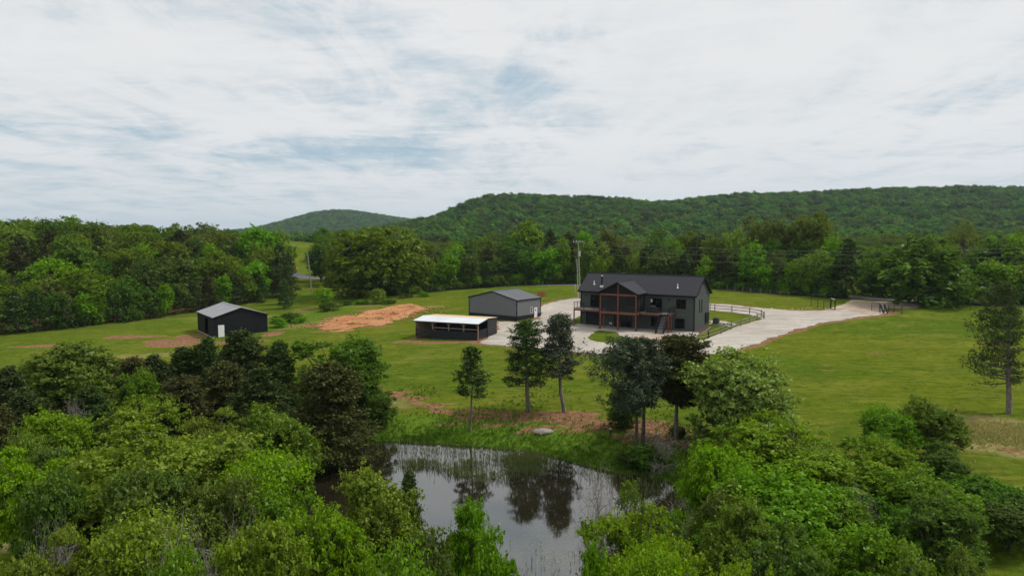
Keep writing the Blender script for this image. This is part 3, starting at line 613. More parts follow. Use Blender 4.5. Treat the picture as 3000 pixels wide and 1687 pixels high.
for sx in (-1, 1):
    pf.bar((XM + sx * pw, yf - .03, z0_ - .08), (XM, yf - .03, z1_ - .08), .05, .2); pf.bar((XM + sx * (pw + .03), yf, z0_ - .08), (XM + sx * (pw + .03), -OH - .05, z0_ - .08), .05, .16)
pf.build('fascia', M['trim'], proof)
MB().bar((XM, yf, z1_ + .015), (XM, yb(z1_) - .1, z1_ + .015), .2, .04).build('ridge_cap', M['trim'], proof)
for x in (PX0 - .16, PX1 + .16):
    d_ = MB(); d_.bar((x, -PO - .1, z0_ - .1), (x, -PO + .02, z0_ - .45), .07); d_.bar((x, -PO + .02, z0_ - .45), (x, -PO + .02, .1), .07); d_.bar((x, -PO + .02, .1), (x - .35, -PO - .15, .04), .07); d_.build('downspout', M['trim'], porch)
# railing of thin black balusters
def railing(parent, p, q, z=DZ, h=1.0, posts=True):
    p = Vector((*p, z)); q = Vector((*q, z)); L = (q - p).length; r = MB()
    r.bar(p + Vector((0, 0, h)), q + Vector((0, 0, h)), .05, .035); r.bar(p + Vector((0, 0, .1)), q + Vector((0, 0, .1)), .03)
    n = int(L / .5)
    for i in range(n + 1): a = p.lerp(q, i / max(n, 1)); r.bar(a, a + Vector((0, 0, h)), .022)
    for i in range(int(L / 1.9) + 2):
        a = p.lerp(q, min(1, i / max(1, int(L / 1.9) + 1))); r.bar(a, a + Vector((0, 0, h + .06)), .075)
    return r.build('railing', M['trim'], parent)
railing(deck, (-T - .02, -DO + .04), (PX0 - .15, -DO + .04)); railing(deck, (-T - .02, -DO + .08), (-T - .02, -.1)); railing(deck, (PX1 + .15, -DO + .04), (-4.6, -DO + .04)); railing(deck, (-3.15, -DO + .1), (-3.15, -.1))
# stairs
st = empty('staircase', (0, 0, 0)); st.parent = house
xa, xb_ = -4.5, -3.35; yt, ybm = -1.75, -4.5; ns = 14
for i in range(ns):
    f = (i + .5) / ns; y = yt + (ybm - yt) * f; z = DZ - DZ * (i + 1) / (ns + .2)
    MB().box(xa + .05, xb_ - .05, y - .14, y + .14, z - .04, z).build('step', M['deck'], st)
for x in (xa, xb_): MB().bar((x, yt + .1, DZ - .2), (x, ybm - .15, -.12), .05, .26).build('stringer', M['trim'], st)
for x in (xa - .02, xb_ + .02):
    r = MB(); a = Vector((x, yt, DZ)); b_ = Vector((x, ybm - .05, .05)); r.bar(a + Vector((0, 0, 1)), b_ + Vector((0, 0, 1)), .06, .045); r.bar(a + Vector((0, 0, .25)), b_ + Vector((0, 0, .25)), .03)
    for i in range(12): q = a.lerp(b_, i / 11); r.bar(q + Vector((0, 0, -.15)), q + Vector((0, 0, 1)), .07 if i in (0, 11) else .022)
    r.build('handrail', M['galv'] if False else M['trim'], st)
# patio slab
pt = MB(); pt.box(-T + .1, -.2, -2.7, .3, -.45, .02); pt.box(-14.3, -7.0, -4.05, -2.7, -.45, .019); pt.box(-7.0, -2.6, -5.0, -2.7, -.45, .021)
o = pt.build('patio', M['concrete'], None); o.location = HB; o.rotation_euler = (0, 0, R(-32.5)); tag(o, kind='structure')
HM = Matrix.Translation(HB) @ Matrix.Rotation(R(-32.5), 4, 'Z')
def hp(x, y, z=0): return HM @ Vector((x, y, z))
# things on the deck and in the porch
g = empty('grill', hp(-6.0, -1.75, DZ), R(-32.5), 'black covered barbecue grill on the deck beside the stair top', 'grill')
b_ = MB(); b_.add([(-.95, -.33, 0), (.95, -.33, 0), (.95, .33, 0), (-.95, .33, 0), (-1, -.36, .8), (1, -.36, .8), (1, .36, .8), (-1, .36, .8)], [(0, 3, 2, 1), (0, 1, 5, 4), (1, 2, 6, 5), (2, 3, 7, 6), (3, 0, 4, 7), (4, 5, 6, 7)]); b_.build('cover', M['black'], g)
l_ = MB()
prof = [(-.36, 0), (-.30, .2), (-.1, .32), (.12, .32), (.3, .2), (.36, 0)]
l_.add([(x, y, .8 + z) for x in (-.45, .45) for y, z in prof], [(i, i + 1, 7 + i, 6 + i) for i in range(5)] + [tuple(range(5, -1, -1)), tuple(range(6, 12))]); l_.build('lid', M['black'], g)
def sofa(x, L, lab, rot=0):
    s_ = empty('sofa', hp(x, -1.9, DZ), R(-32.5) + rot, lab, 'sofa')
    MB().box(-L / 2, L / 2, -.4, .4, .12, .42).build('seat', M['cushion'], s_); MB().box(-L / 2, L / 2, -.45, -.25, .43, .85).build('backrest', M['cushion'], s_)
    for a in (-L / 2 - .1, L / 2 + .1): MB().box(a - .1, a + .1, -.4, .4, .12, .62).build('armrest', M['cushion'], s_)
    lg = MB()
    for a in (-L / 2, L / 2):
        for c in (-.35, .3): MB().box(a - .04, a + .04, c - .04, c + .04, 0, .12).build('leg', M['trim'], s_)
sofa(-9.7, 1.9, 'long brown sofa behind the right half of the porch screen'); sofa(-12.1, .8, 'single brown armchair behind the left half of the porch screen')
p_ = empty('planter', hp(-13.5, -3.3, DZ), 0, 'small pale planter pot inside the porch beside the left timber post', 'planter')
MB().cyl((0, 0, 0), (0, 0, .36), .13, .19, 14).build('pot', M['galv'], p_); MB().cyl((0, 0, .36), (0, 0, .40), .21, .21, 14).build('rim', M['galv'], p_)

# ------------------------------------------------------------------ metal buildings
def metal_wall(mb, W, L, z0, ev, rg, pitch, ops_f=(), ops_r=(), ops_l=(), dd=.028):
    """gable ends along x at y=0 and y=L; eave walls at x=0 and x=W"""
    zt_ = lambda s: ev + min(s, W - s) * (rg - ev) / (W / 2); f_ = lambda s: ev
    lap_wall(mb, (0, 0, 0), X, (0, -1, 0), W, z0, zt_, pitch, dd, ops_f); lap_wall(mb, (0, L, 0), X, (0, 1, 0), W, z0, zt_, pitch, dd)
    lap_wall(mb, (W, 0, 0), Yv, X, L, z0, f_, pitch, dd, ops_r); lap_wall(mb, (0, 0, 0), Yv, (-1, 0, 0), L, z0, f_, pitch, dd, ops_l)
def metal_roof(parent, W, L, ev, rg, mt, oh=.25, ribs=True, sheet='roof'):
    r = MB(); sl = (rg - ev) / (W / 2)
    for sx, e in ((0, -oh), (W, W + oh)):
        zz = ev - sl * oh + .10
        r.slab([(e, -oh, zz), (W / 2, -oh, rg + .10), (W / 2, L + oh, rg + .10), (e, L + oh, zz)], .05)
        if ribs:
            n = int(L / .45)
            for i in range(n + 1):
                y = -oh + .1 + i * (L + 2 * oh - .2) / n
                r.bar((e, y, zz + .012), (W / 2, y, rg + .112), .05, .03)
    o = r.build(sheet, mt, parent)
    MB().bar((W / 2, -oh, rg + .135), (W / 2, L + oh, rg + .135), .32, .03).build('ridge_cap', M['galv'] if mt is M['barn_roof'] else mt, o)
    t = MB()
    for y in (-oh - .02, L + oh + .02):
        for e in (-oh, W + oh): t.bar((e, y, ev - sl * oh + .03), (W / 2, y, rg + .03), .04, .15)
    for e in (-oh - .02, W + oh + .02): t.bar((e, -oh, ev - sl * oh + .03), (e, L + oh, ev - sl * oh + .03), .04, .15)
    t.build('trim', M['trim'], o); return o
def corners(parent, W, L, z0, ev, w=.14):
    for x in (0, W):
        for y in (0, L): bx('corner_trim', M['trim'], parent, x - w / 2, x + w / 2, y - w / 2, y + w / 2, z0, ev)
# grey garage
GB = atY(1514, 942.5, 118); W_, L_ = 11.1, 6.95; a = R(-38.5)
go = GB + Vector((-math.cos(a) * W_, -math.sin(a) * W_, 0))
gar = empty('metal_garage', go, a, 'grey metal garage with black lower band, white door and slate roof', 'garage')
EVg, RGg = 3.72, 5.0; WS = .92
up = MB(); dn = MB()
zt_ = lambda s: EVg + min(s, W_ - s) * (RGg - EVg) / (W_ / 2)
op_r = [(3.92, 4.58, 1.25, 2.22), (5.02, 5.88, .0, 2.05)]
lap_wall(up, (0, 0, 0), X, (0, -1, 0), W_, WS, zt_, .25, .045); lap_wall(up, (0, L_, 0), X, (0, 1, 0), W_, WS, zt_, .25, .045); lap_wall(up, (W_, 0, 0), Yv, X, L_, WS, lambda s: EVg, .25, .045, op_r); lap_wall(up, (0, 0, 0), Yv, (-1, 0, 0), L_, WS, lambda s: EVg, .25, .045)
up.build('wall', M['grey_metal'], gar)
for o_, u_, n_, w2, op in (((0, 0, 0), X, (0, -1, 0), W_, ()), ((0, L_, 0), X, (0, 1, 0), W_, ()), ((W_, 0, 0), Yv, X, L_, op_r), ((0, 0, 0), Yv, (-1, 0, 0), L_, ())): lap_wall(dn, o_, u_, n_, w2, -.7, lambda s: WS, .25, .05, op)
dn.build('wainscot', M['dark_metal'], gar); corners(gar, W_, L_, -.6, EVg); metal_roof(gar, W_, L_, EVg, RGg, M['roof_metal'], .18)
window(gar, (W_, 0, 0), Yv, X, 3.92, 4.58, 1.25, 2.22, 0, 1, frame='white', fw=.07)
dr = MB(); dr.box(W_ - .02, W_ + .05, 5.08, 5.82, .02, 2.0); door = dr.build('door', M['white'], gar)
f_ = MB(); f_.box(W_ - .03, W_ + .08, 5.0, 5.08, 0, 2.07); f_.box(W_ - .03, W_ + .08, 5.82, 5.9, 0, 2.07); f_.box(W_ - .03, W_ + .08, 5.08, 5.82, 2.0, 2.07); f_.build('door_frame', M['white'], door)
MB().cyl((W_ + .05, 5.2, 1.0), (W_ + .12, 5.2, 1.0), .04, n=8).build('handle', M['trim'], door)
MB().box(W_ + .052, W_ + .06, 5.3, 5.6, 1.45, 1.75).build('door_window', M['glass'], door)
# black barn
BB = atY(628, 992, 112); BB.z = h1(BB.x, BB.y) + .02; Wb, Lb = 8.66, 11.37; dz = -1.031 - BB.z
barn = empty('black_barn', BB, R(36.87), 'black metal barn with galvanised roof, white door and open side bay', 'barn')
bw = MB(); EVb, RGb = 3.46 + dz, 4.82 + dz
metal_wall(bw, Wb, Lb, -.8, EVb, RGb, .28, [(.62, 1.62, .0, 2.02)], (), [(4.0, 6.1, -.8, 2.75)], .06)
bw.build('wall', M['barn_black'], barn); corners(barn, Wb, Lb, -.7, EVb, .1); metal_roof(barn, Wb, Lb, EVb, RGb, M['barn_roof'], .22)
d_ = MB(); d_.box(.64, 1.60, -.06, .02, .02, 2.0); dd_ = d_.build('door', M['white'], barn); MB().cyl((1.5, -.06, 1.0), (1.5, -.12, 1.0), .035, n=8).build('handle', M['galv'], dd_)
f2 = MB(); f2.box(-.05, .02, 3.93, 4.0, -.5, 2.82); f2.box(-.05, .02, 6.1, 6.17, -.5, 2.82); f2.box(-.05, .02, 4.0, 6.1, 2.75, 2.82); f2.build('bay_frame', M['trim'], barn)
sl_ = MB(); sl_.box(-.25, Wb + .25, -.3, Lb + .25, -.8, -.02); sl_.build('slab', M['concrete'], barn)
# run-in shed
SB = atY(1402, 994, 98); a = R(-22.5); Ws, Ds = 10.45, 6.36
so_ = SB + Vector((-math.cos(a) * Ws, -math.sin(a) * Ws, 0)); so_.z = 1.0
shed = empty('run_in_shed', so_, a, 'open fronted livestock shed with white sheet roof, timber posts and black boards', 'shed')
ef, rg, eb = 2.28, 2.74, 2.52
lw = h1(so_.x, so_.y) - 1.0 - .5
rs = MB(); rs.slab([(-.3, -.35, ef), (Ws + .15, -.35, ef), (Ws + .15, Ds / 2 - .32, rg - .03), (-.3, Ds / 2 - .32, rg - .03)], .04)
for i in range(26): x = -.25 + i * .42; rs.bar((x, -.35, ef + .012), (x, Ds / 2 - .32, rg - .02), .05, .025)
rsh = rs.build('roof_sheet', M['white_roof'], shed)
pl = MB(); pl.slab([(-.2, Ds / 2 - .5, rg - .06), (Ws + .1, Ds / 2 - .5, rg - .06), (Ws + .1, Ds / 2, rg - .03), (-.2, Ds / 2, rg - .03)], .03); pl.slab([(-.2, Ds / 2 + .01, rg - .03), (Ws + .1, Ds / 2 + .01, rg - .03), (Ws + .1, Ds + .2, eb), (-.2, Ds + .2, eb)], .03); pl.build('roof_decking', M['plywood'], shed)
MB().bar((-.3, -.36, ef - .09), (Ws + .15, -.36, ef - .09), .04, .14).bar((Ws + .13, -.36, ef - .09), (Ws + .13, Ds / 2, rg - .12), .04, .14).bar((Ws + .13, Ds / 2, rg - .12), (Ws + .13, Ds + .2, eb - .09), .04, .14).build('eave_board', M['dark_wood'], shed)
bays = [0.08, 2.9, 5.6, 8.05, Ws - .08]
for i, x in enumerate(bays):
    z0 = lw if i in (0, 4) else .4
    p_ = MB(); p_.box(x - .07, x + .07, -.07, .07, z0, ef - .12); ps_ = p_.build('post', M['post_wood'], shed)
    br = MB()
    if i > 0: br.bar((x, -.02, 1.7), (x - .45, -.02, ef - .16), .07)
    if i < 4: br.bar((x, -.02, 1.7), (x + .45, -.02, ef - .16), .07)
    br.build('brace', M['post_wood'], ps_)
MB().box(-.1, Ws + .1, -.06, .04, ef - .17, ef - .04).build('beam', M['post_wood'], shed)
MB().box(2.9, Ws - .1, -.10, -.07, 1.32, 1.44).build('rail', M['post_wood'], shed)
fb_ = MB()
for k in range(4): fb_.box(2.75, Ws - .18, -.13, -.10, lw + .0 if k == 0 else .02 + k * .26 - .02, .02 + (k + 1) * .26 - .03)
fb_.build('front_board', M['garage'], shed)
gtm = MB()      # slatted gate closing the left bay
for k in range(6): z = .06 + k * .2; gtm.bar((.05, -.13, z + .0), (2.7, -.13, z + random.uniform(-.04, .04)), .04, .13)
for x in (.15, 2.6): gtm.bar((x, -.16, 0), (x, -.16, 1.28), .08, .03)
gtm.build('gate', M['dark_wood'], shed)
sd = MB()
sd.add([(.0, .1, lw), (.0, Ds, lw), (.0, Ds, eb - .1), (.0, Ds / 2, rg - .12), (.0, .1, ef - .12)], [(0, 1, 2, 3, 4)]); sd.build('side_wall', M['plywood'], shed)
bk = MB(); bk.box(-.05, Ws + .05, Ds, Ds + .04, lw, eb - .1); bk.build('back_wall', M['dark_wood'], shed)
lb = MB()
for k in range(6): lb.bar((Ws, .2, .2 + k * .2), (Ws, Ds * .46, .2 + k * .2), .03, .11)
lb.build('side_rail', M['dark_wood'], shed)
dw = MB()
for k in range(8): y0 = Ds * .48 + k * .40; dw.box(Ws + .02, Ws + .06 + .01 * (k % 2), y0, y0 + .38, lw, (rg if y0 < Ds / 2 else rg - .1) - .16 - k * .02)
dwo = dw.build('board_door', M['dark_wood'], shed)
MB().box(Ws + .07, Ws + .1, Ds * .48, Ds * .48 + .9, 1.9, 2.0).box(Ws + .07, Ws + .1, Ds * .5, Ds + .1, .35, .45).build('batten', M['dark_metal'], dwo)
MB().box(3.2, 7.2, Ds * .55, Ds * .55 + .05, .0, 1.4).box(5.2, 5.25, .5, Ds * .55, 0, 1.4).build('stall_divider', M['dark_wood'], shed)

# ------------------------------------------------------------------ yard things
acp = hp(1.3, 6.9); acz = h1(acp.x, acp.y)
ac = empty('air_conditioner', (acp.x, acp.y, acz), R(-32.5), 'grey outdoor air conditioning unit by the back corner of the house', 'air conditioner')
MB().box(-.5, .5, -.5, .5, -.3, .06).build('pad', M['concrete'], ac); MB().box(-.42, .42, -.42, .42, .06, 1.0).build('casing', M['ac'], ac)
lv = MB()
for k in range(9): lv.box(-.45, .45, -.45, .45, .14 + k * .095, .16 + k * .095)
lv.build('louvre', M['dark_metal'], ac); MB().cyl((0, 0, 1.0), (0, 0, 1.04), .34, n=16).build('fan_grille', M['trim'], ac)
def block(w, d, h, jit, seed, n=3):
    r = random.Random(seed); mb = MB(); b = bm_rock(r, w, d, h, jit); return b
def rock_mesh(w, d, h, seed, rough=.22):
    import bmesh
    bm = bmesh.new(); bmesh.ops.create_icosphere(bm, subdivisions=3, radius=1); r = random.Random(seed)
    ax = [Vector((r.gauss(0, 1), r.gauss(0, 1), r.gauss(0, 1))).normalized() for _ in range(9)]; off = [r.uniform(.55, .85) for _ in ax]
    for v in bm.verts:
        for a_, o_ in zip(ax, off):
            t = v.co.dot(a_)
            if t > o_: v.co -= a_ * (t - o_) * .85
        v.co *= 1 + rough * .25 * math.sin(v.co.x * 7 + seed) * math.sin(v.co.y * 6 + 1)
        v.co = Vector((v.co.x * w / 2, v.co.y * d / 2, v.co.z * h / 2 + h * .22))
    me = bpy.data.meshes.new('rock'); bm.to_mesh(me); bm.free(); return me
def boulder(px, py, w, d, h, mt, lab, grp=None, rz=0.0, seed=1):
    p = G(px, py); o = link('boulder', rock_mesh(w, d, h, seed), M[mt]); o.location = p; o.rotation_euler = (0, 0, rz); tag(o, lab, 'boulder', grp); return o
boulder(1897, 1000, 1.0, .8, .75, 'pale_rock', 'pale yellow boulder below the deck stairs, the left of two', 'pale boulders by the patio', .3, 3)
boulder(1923, 1001, 1.1, .8, .7, 'pale_rock', 'pale yellow boulder below the deck stairs, the right of two', 'pale boulders by the patio', 1.3, 4)
boulder(1591, 1268, 1.8, 1.0, .55, 'rock', 'flat grey boulder in the grass above the pond bank', None, .2, 5)
boulder(2037, 984, .6, .4, .3, 'white', 'small white stone at the right corner of the house', None, .2, 6)
boulder(1736, 977, .5, .4, .3, 'pale_rock', 'small pale stone at the edge of the lawn island', None, .2, 8)
# ledge of stones beside the unit, red mulch bed with pale edging
rw = MB(); wall = empty('retaining_wall', (0, 0, 0), 0, 'low dry stone retaining ledge below the air conditioning unit', 'stone wall')
for i in range(9):
    p = G(2060 + i * 10.5, 945 + i * 1.1 + random.uniform(-1, 1)); o = link('stone', rock_mesh(random.uniform(.6, .95), .5, random.uniform(.35, .55), 20 + i), M['rock'], wall); o.location = p + Vector((0, 0, .02)); o.rotation_euler = (0, 0, random.uniform(-.6, .1))
mu = []
for x, y in ((.06, -.3), (1.2, -.3), (1.1, 4.2), (.06, 4.4)): q = hp(x, y); mu.append(np.array([q.x, q.y]))
drape('mulch_bed', ragged(mu, .04, .4, 14), M['mulch'], .08, .5)
ed = MB(); pv = None
for x, y in ((.1, -.42), (1.3, -.42), (1.22, 4.3)):
    q = hp(x, y); q.z = h1(q.x, q.y) + .07
    if pv: 
        for k in range(8): a_ = pv.lerp(q, k / 8); b2 = pv.lerp(q, (k + 1) / 8); a_.z = h1(a_.x, a_.y) + .07; b2.z = h1(b2.x, b2.y) + .07; ed.bar(a_, b2, .1, .12)
    pv = q
tag(ed.build('bed_edging', M['post_wood'], None), 'pale timber edging around the red mulch bed by the end wall', 'edging')

def gpt(px, py): p = G(px, py); return p
# split-rail fence
sf_ = empty('rail_fence', gpt(2238, 936), 0, 'two rail grey wooden fence curving along the white gravel drive', 'fence'); bpl = sf_.location.copy()
UP = [(2080, 908), (2094, 910), (2144, 914), (2196, 920), (2230, 927), (2238, 934)]
LO = [(2238, 934), (2218, 939), (2195, 947), (2170, 955), (2142, 965), (2112, 978), (2075, 991), (2036, 1001)]
def fence_run(parent, pts, base, h=1.15, rails=(.45, .95), w=.13):
    P_ = [gpt(*q) - base for q in pts]
    for p in P_: MB().bar(p + Vector((0, 0, -.2)), p + Vector((0, 0, h + random.uniform(-.06, .06))), w, w).build('post', M['grey_wood'], parent)
    for a_, b2 in zip(P_[:-1], P_[1:]):
        for z in rails: MB().bar(a_ + Vector((0, 0, z + random.uniform(-.04, .04))), b2 + Vector((0, 0, z + random.uniform(-.04, .04))), .07, .11).build('rail', M['grey_wood'], parent)
fence_run(sf_, UP, bpl); fence_run(sf_, LO[:-1], bpl)
fence_run(sf_, [(2075, 991), (2034, 1003)], bpl)
# wire fence posts along the back tree line
pts_ = [(1200, 867), (1290, 856), (1380, 846), (1427, 842), (1452, 841), (1490, 839), (1540, 837), (1590, 836), (2105, 850), (2130, 852), (2152, 855), (2175, 858), (2199, 860), (2228, 864), (2255, 866), (2285, 869), (2312, 872)]
for nm, seg in (('behind the grey metal garage', pts_[:8]), ('behind the house lawn', pts_[8:])):
    P_ = [gpt(*q) for q in seg]; wf = empty('wire_fence', P_[0], 0, 'weathered post and wire fence at the foot of the trees ' + nm, 'fence'); b0 = P_[0]
    for p in P_: q = p - b0; MB().cyl(q + Vector((0, 0, -.2)), q + Vector((random.uniform(-.06, .06), 0, 1.25)), .06, .05, 6).build('post', M['grey_wood'], wf)
    wr = MB()
    for a_, b2 in zip(P_[:-1], P_[1:]):
        for z in (.4, .8, 1.15): wr.bar(a_ - b0 + Vector((0, 0, z)), b2 - b0 + Vector((0, 0, z)), .018)
    wr.build('wire', M['wire'], wf)
# pipe panel left of the gateway
def pipe_panel(name, lab, cat, pts, rails, h, mt='black', prad=.05):
    P_ = [gpt(*q) for q in pts]; b0 = P_[0]; t = empty(name, b0, 0, lab, cat)
    for p in P_: MB().cyl(p - b0 + Vector((0, 0, -.2)), p - b0 + Vector((0, 0, h)), prad, n=8).build('post', M[mt], t)
    r = MB()
    for a_, b2 in zip(P_[:-1], P_[1:]):
        for z in rails: r.cyl(a_ - b0 + Vector((0, 0, z)), b2 - b0 + Vector((0, 0, z)), .028, n=6)
    r.build('rail', M[mt], t); return t, b0
pipe_panel('pipe_fence', 'dark pipe fence panel on the left side of the drive entrance', 'fence', [(2376, 898), (2395, 901), (2413, 903), (2432, 905)], (.35, .75, 1.15, 1.4), 1.5)
p0 = gpt(2434, 906); p1 = gpt(2446, 908); gh = empty('entrance_frame', p0, 0, 'black square tube gate frame with pale top at the drive entrance', 'gate frame')
for p in (p0, p1): MB().bar(p - p0 + Vector((0, 0, -.2)), p - p0 + Vector((0, 0, 1.9)), .16, .16).build('post', M['black'], gh)
MB().bar(Vector((0, 0, 1.95)), p1 - p0 + Vector((0, 0, 1.85)), .22, .14).build('top_rail', M['galv'], gh); MB().bar(Vector((0, 0, .12)), p1 - p0 + Vector((0, 0, .12)), .18, .18).build('bottom_rail', M['galv'], gh)
# open field gate and its braced posts, pipe panel behind
a_ = gpt(2553, 912); b2 = gpt(2603, 916); gt_ = empty('field_gate', a_, 0, 'open dark tubular gate standing beside the drive at the entrance', 'gate'); v_ = b2 - a_
fr_ = MB(); fr_.cyl((0, 0, .1), (0, 0, 1.45), .035, n=8); fr_.cyl(v_ + Vector((0, 0, .1)), v_ + Vector((0, 0, 1.45)), .035, n=8); fr_.build('gate_frame', M['black'], gt_)
for z in (.15, .42, .7, 1.0, 1.4): MB().cyl(Vector((0, 0, z)), v_ + Vector((0, 0, z)), .03, n=6).build('bar', M['black'], gt_)
MB().bar(v_ * .45 + Vector((0, 0, .1)), v_ * .45 + Vector((0, 0, 1.45)), .07, .05).build('stile', M['black'], gt_)
for k, (x, y) in enumerate(((2580, 918), (2592, 918))):
    q = gpt(x, y); o = empty('brace_post', q, 0, ('left' if k == 0 else 'right') + ' one of two leaning black timber braces at the field gate', 'brace', 'leaning braces at the gate')
    MB().bar(Vector((-.15, 0, 1.6)), Vector((.55, 0, -.1)), .2, .16).build('strut', M['black'], o); MB().bar(Vector((-.15, 0, 1.62)), Vector((.35, 0, 1.58)), .16, .08).build('cross_piece', M['galv'], o); MB().bar(Vector((-.12, 0, -.2)), Vector((-.12, 0, 1.5)), .09, .09).build('post', M['black'], o)
pipe_panel('pipe_fence', 'dark pipe fence panel on the right of the open gate', 'fence', [(2604, 916), (2619, 916), (2642, 919)], (.3, .6, .9, 1.2), 1.35)
# poles
def pole(px, py, Yd, pyt, name, lab, lean=(0, 0), r=.15, transf=False, arm=True):
    t = atY(px, pyt, Yd); zb = h1(t.x - lean[0], Yd - lean[1]); b0 = Vector((t.x - lean[0], Yd - lean[1], zb)); o = empty(name, b0, 0, lab, 'utility pole'); tp = Vector((lean[0], lean[1], t.z - zb))
    MB().cyl((0, 0, -.3), tp, r, r * .7, 10).build('shaft', M['pole_wood'], o)
    if arm:
        MB().bar(tp + Vector((-1.1, .1, -.4)), tp + Vector((1.1, -.1, -.4)), .1, .12).build('crossarm', M['pole_wood'], o)
        for dx in (-1.0, -.4, .4, 1.0): MB().cyl(tp + Vector((dx, 0, -.34)), tp + Vector((dx, 0, -.1)), .06, .04, 8).build('insulator', M['white'], o)
    if transf: 
        MB().cyl(tp + Vector((.25, -.3, -3.4)), tp + Vector((.25, -.3, -2.3)), .28, n=12).build('transformer', M['galv'], o)
    return b0, b0 + tp
b1, t1 = pole(1694, 0, 146, 704, 'utility_pole', 'tall utility pole with transformer behind the left end of the house', (-.5, 0), .17, True)
o = empty('guy_pole', (b1.x - .42, b1.y - .4, h1(b1.x, b1.y)), 0, 'slim pale conduit pole standing right beside the transformer pole', 'pole'); MB().cyl((0, 0, -.3), (-.38, 0, 8.4), .075, .06, 8).build('shaft', M['galv'], o)
b2_, t2 = pole(853, 0, 206, 716, 'utility_pole', 'utility pole with crossarm in the grass gap above the left wood edge', (0, 0), .17)
b3, t3 = pole(901, 0, 178, 742, 'utility_pole', 'leaning utility pole by the road in the gap between the woods', (-.9, 0), .17, arm=False)
def wire(name, a_, b_, sag, lab, r=.022):
    a_ = Vector(a_); b_ = Vector(b_); n = 22; pts = [a_.lerp(b_, i / n) + Vector((0, 0, -4 * sag * (i / n) * (1 - i / n))) for i in range(n + 1)]; mb = MB()
    for p, q in zip(pts[:-1], pts[1:]): mb.cyl(p, q, r, n=4)
    o = mb.build(name, M['wire'], None); tag(o, lab, 'power line', 'overhead wires'); return o
for i, (dz_, dx) in enumerate(((-.05, -1.0), (-.55, .4), (-1.3, 0), (-2.3, 0))):
    nmz = ('topmost', 'second highest', 'third highest', 'lowest')[i]
    wire('power_line', t1 + Vector((dx * .3, 0, dz_)), (118, 117, 15.6 + dz_ * 1.05), 2.3 + .15 * i, f'{nmz} overhead wire running right from the transformer pole')
    if i < 3: wire('power_line', t1 + Vector((-dx * .3, 0, dz_)), t3 + Vector((0, 0, -.2 + dz_ * .7)), 1.2 + .2 * i, f'{nmz} overhead wire running left from the transformer pole', .018)
for i in range(2): wire('power_line', t2 + Vector((.5 - i, 0, -.3 - i * .8)), t3 + Vector((0, 0, -.2 - i * .7)), .8, ('upper', 'lower')[i] + ' overhead wire between the two poles in the left gap', .018)
q = gpt(1685, 857); o = empty('meter_pedestal', q, 0, 'grey electric meter pedestal on the grass left of the house', 'meter'); MB().cyl((0, 0, -.2), (0, 0, 1.2), .09, n=8).build('pipe', M['galv'], o); MB().box(-.22, .22, -.13, .13, 1.0, 1.85).build('box', M['galv'], o)
# orange mesh barrier behind the garage
q = gpt(1586, 868); o = empty('mesh_barrier', q, 0, 'small orange mesh barrier standing on the grass behind the metal garage', 'barrier')
pn = MB()
ring = [Vector((1.05 * math.cos(t) , .6 * math.sin(t), 0)) for t in np.linspace(0, 2 * math.pi, 13)[:-1]]
for i in range(12): MB().bar(ring[i], ring[i] + Vector((0, 0, 1.05)), .05).build('stake', M['post_wood'], o)
for i in range(12):
    for z in (.1, .3, .5, .7, .9): pn.bar(ring[i] + Vector((0, 0, z)), ring[(i + 1) % 12] + Vector((0, 0, z)), .01, .1)
pn.build('mesh', M['orange'], o)
q = gpt(1788, 1276); o = empty('cut_stump', q, 0, 'short dark cut post with pale top beside the pond cedars', 'stump'); MB().cyl((0, 0, -.1), (.02, 0, .52), .10, .09, 9).build('trunk', M['bark_dark'], o); MB().cyl((.02, 0, .52), (.03, 0, .55), .12, .11, 9).build('cut_top', M['pale_rock'], o)
q = gpt(2789, 1240); o = empty('tree_stump', q, 0, 'dark blackened stump beside the bright tree clump in the right field', 'stump'); MB().cyl((0, 0, -.1), (.1, 0, .75), .26, .2, 9).build('trunk', M['bark_dark'], o); MB().bar((.05, 0, .6), (.32, 0, 1.2), .1).build('splinter', M['bark_dark'], o)

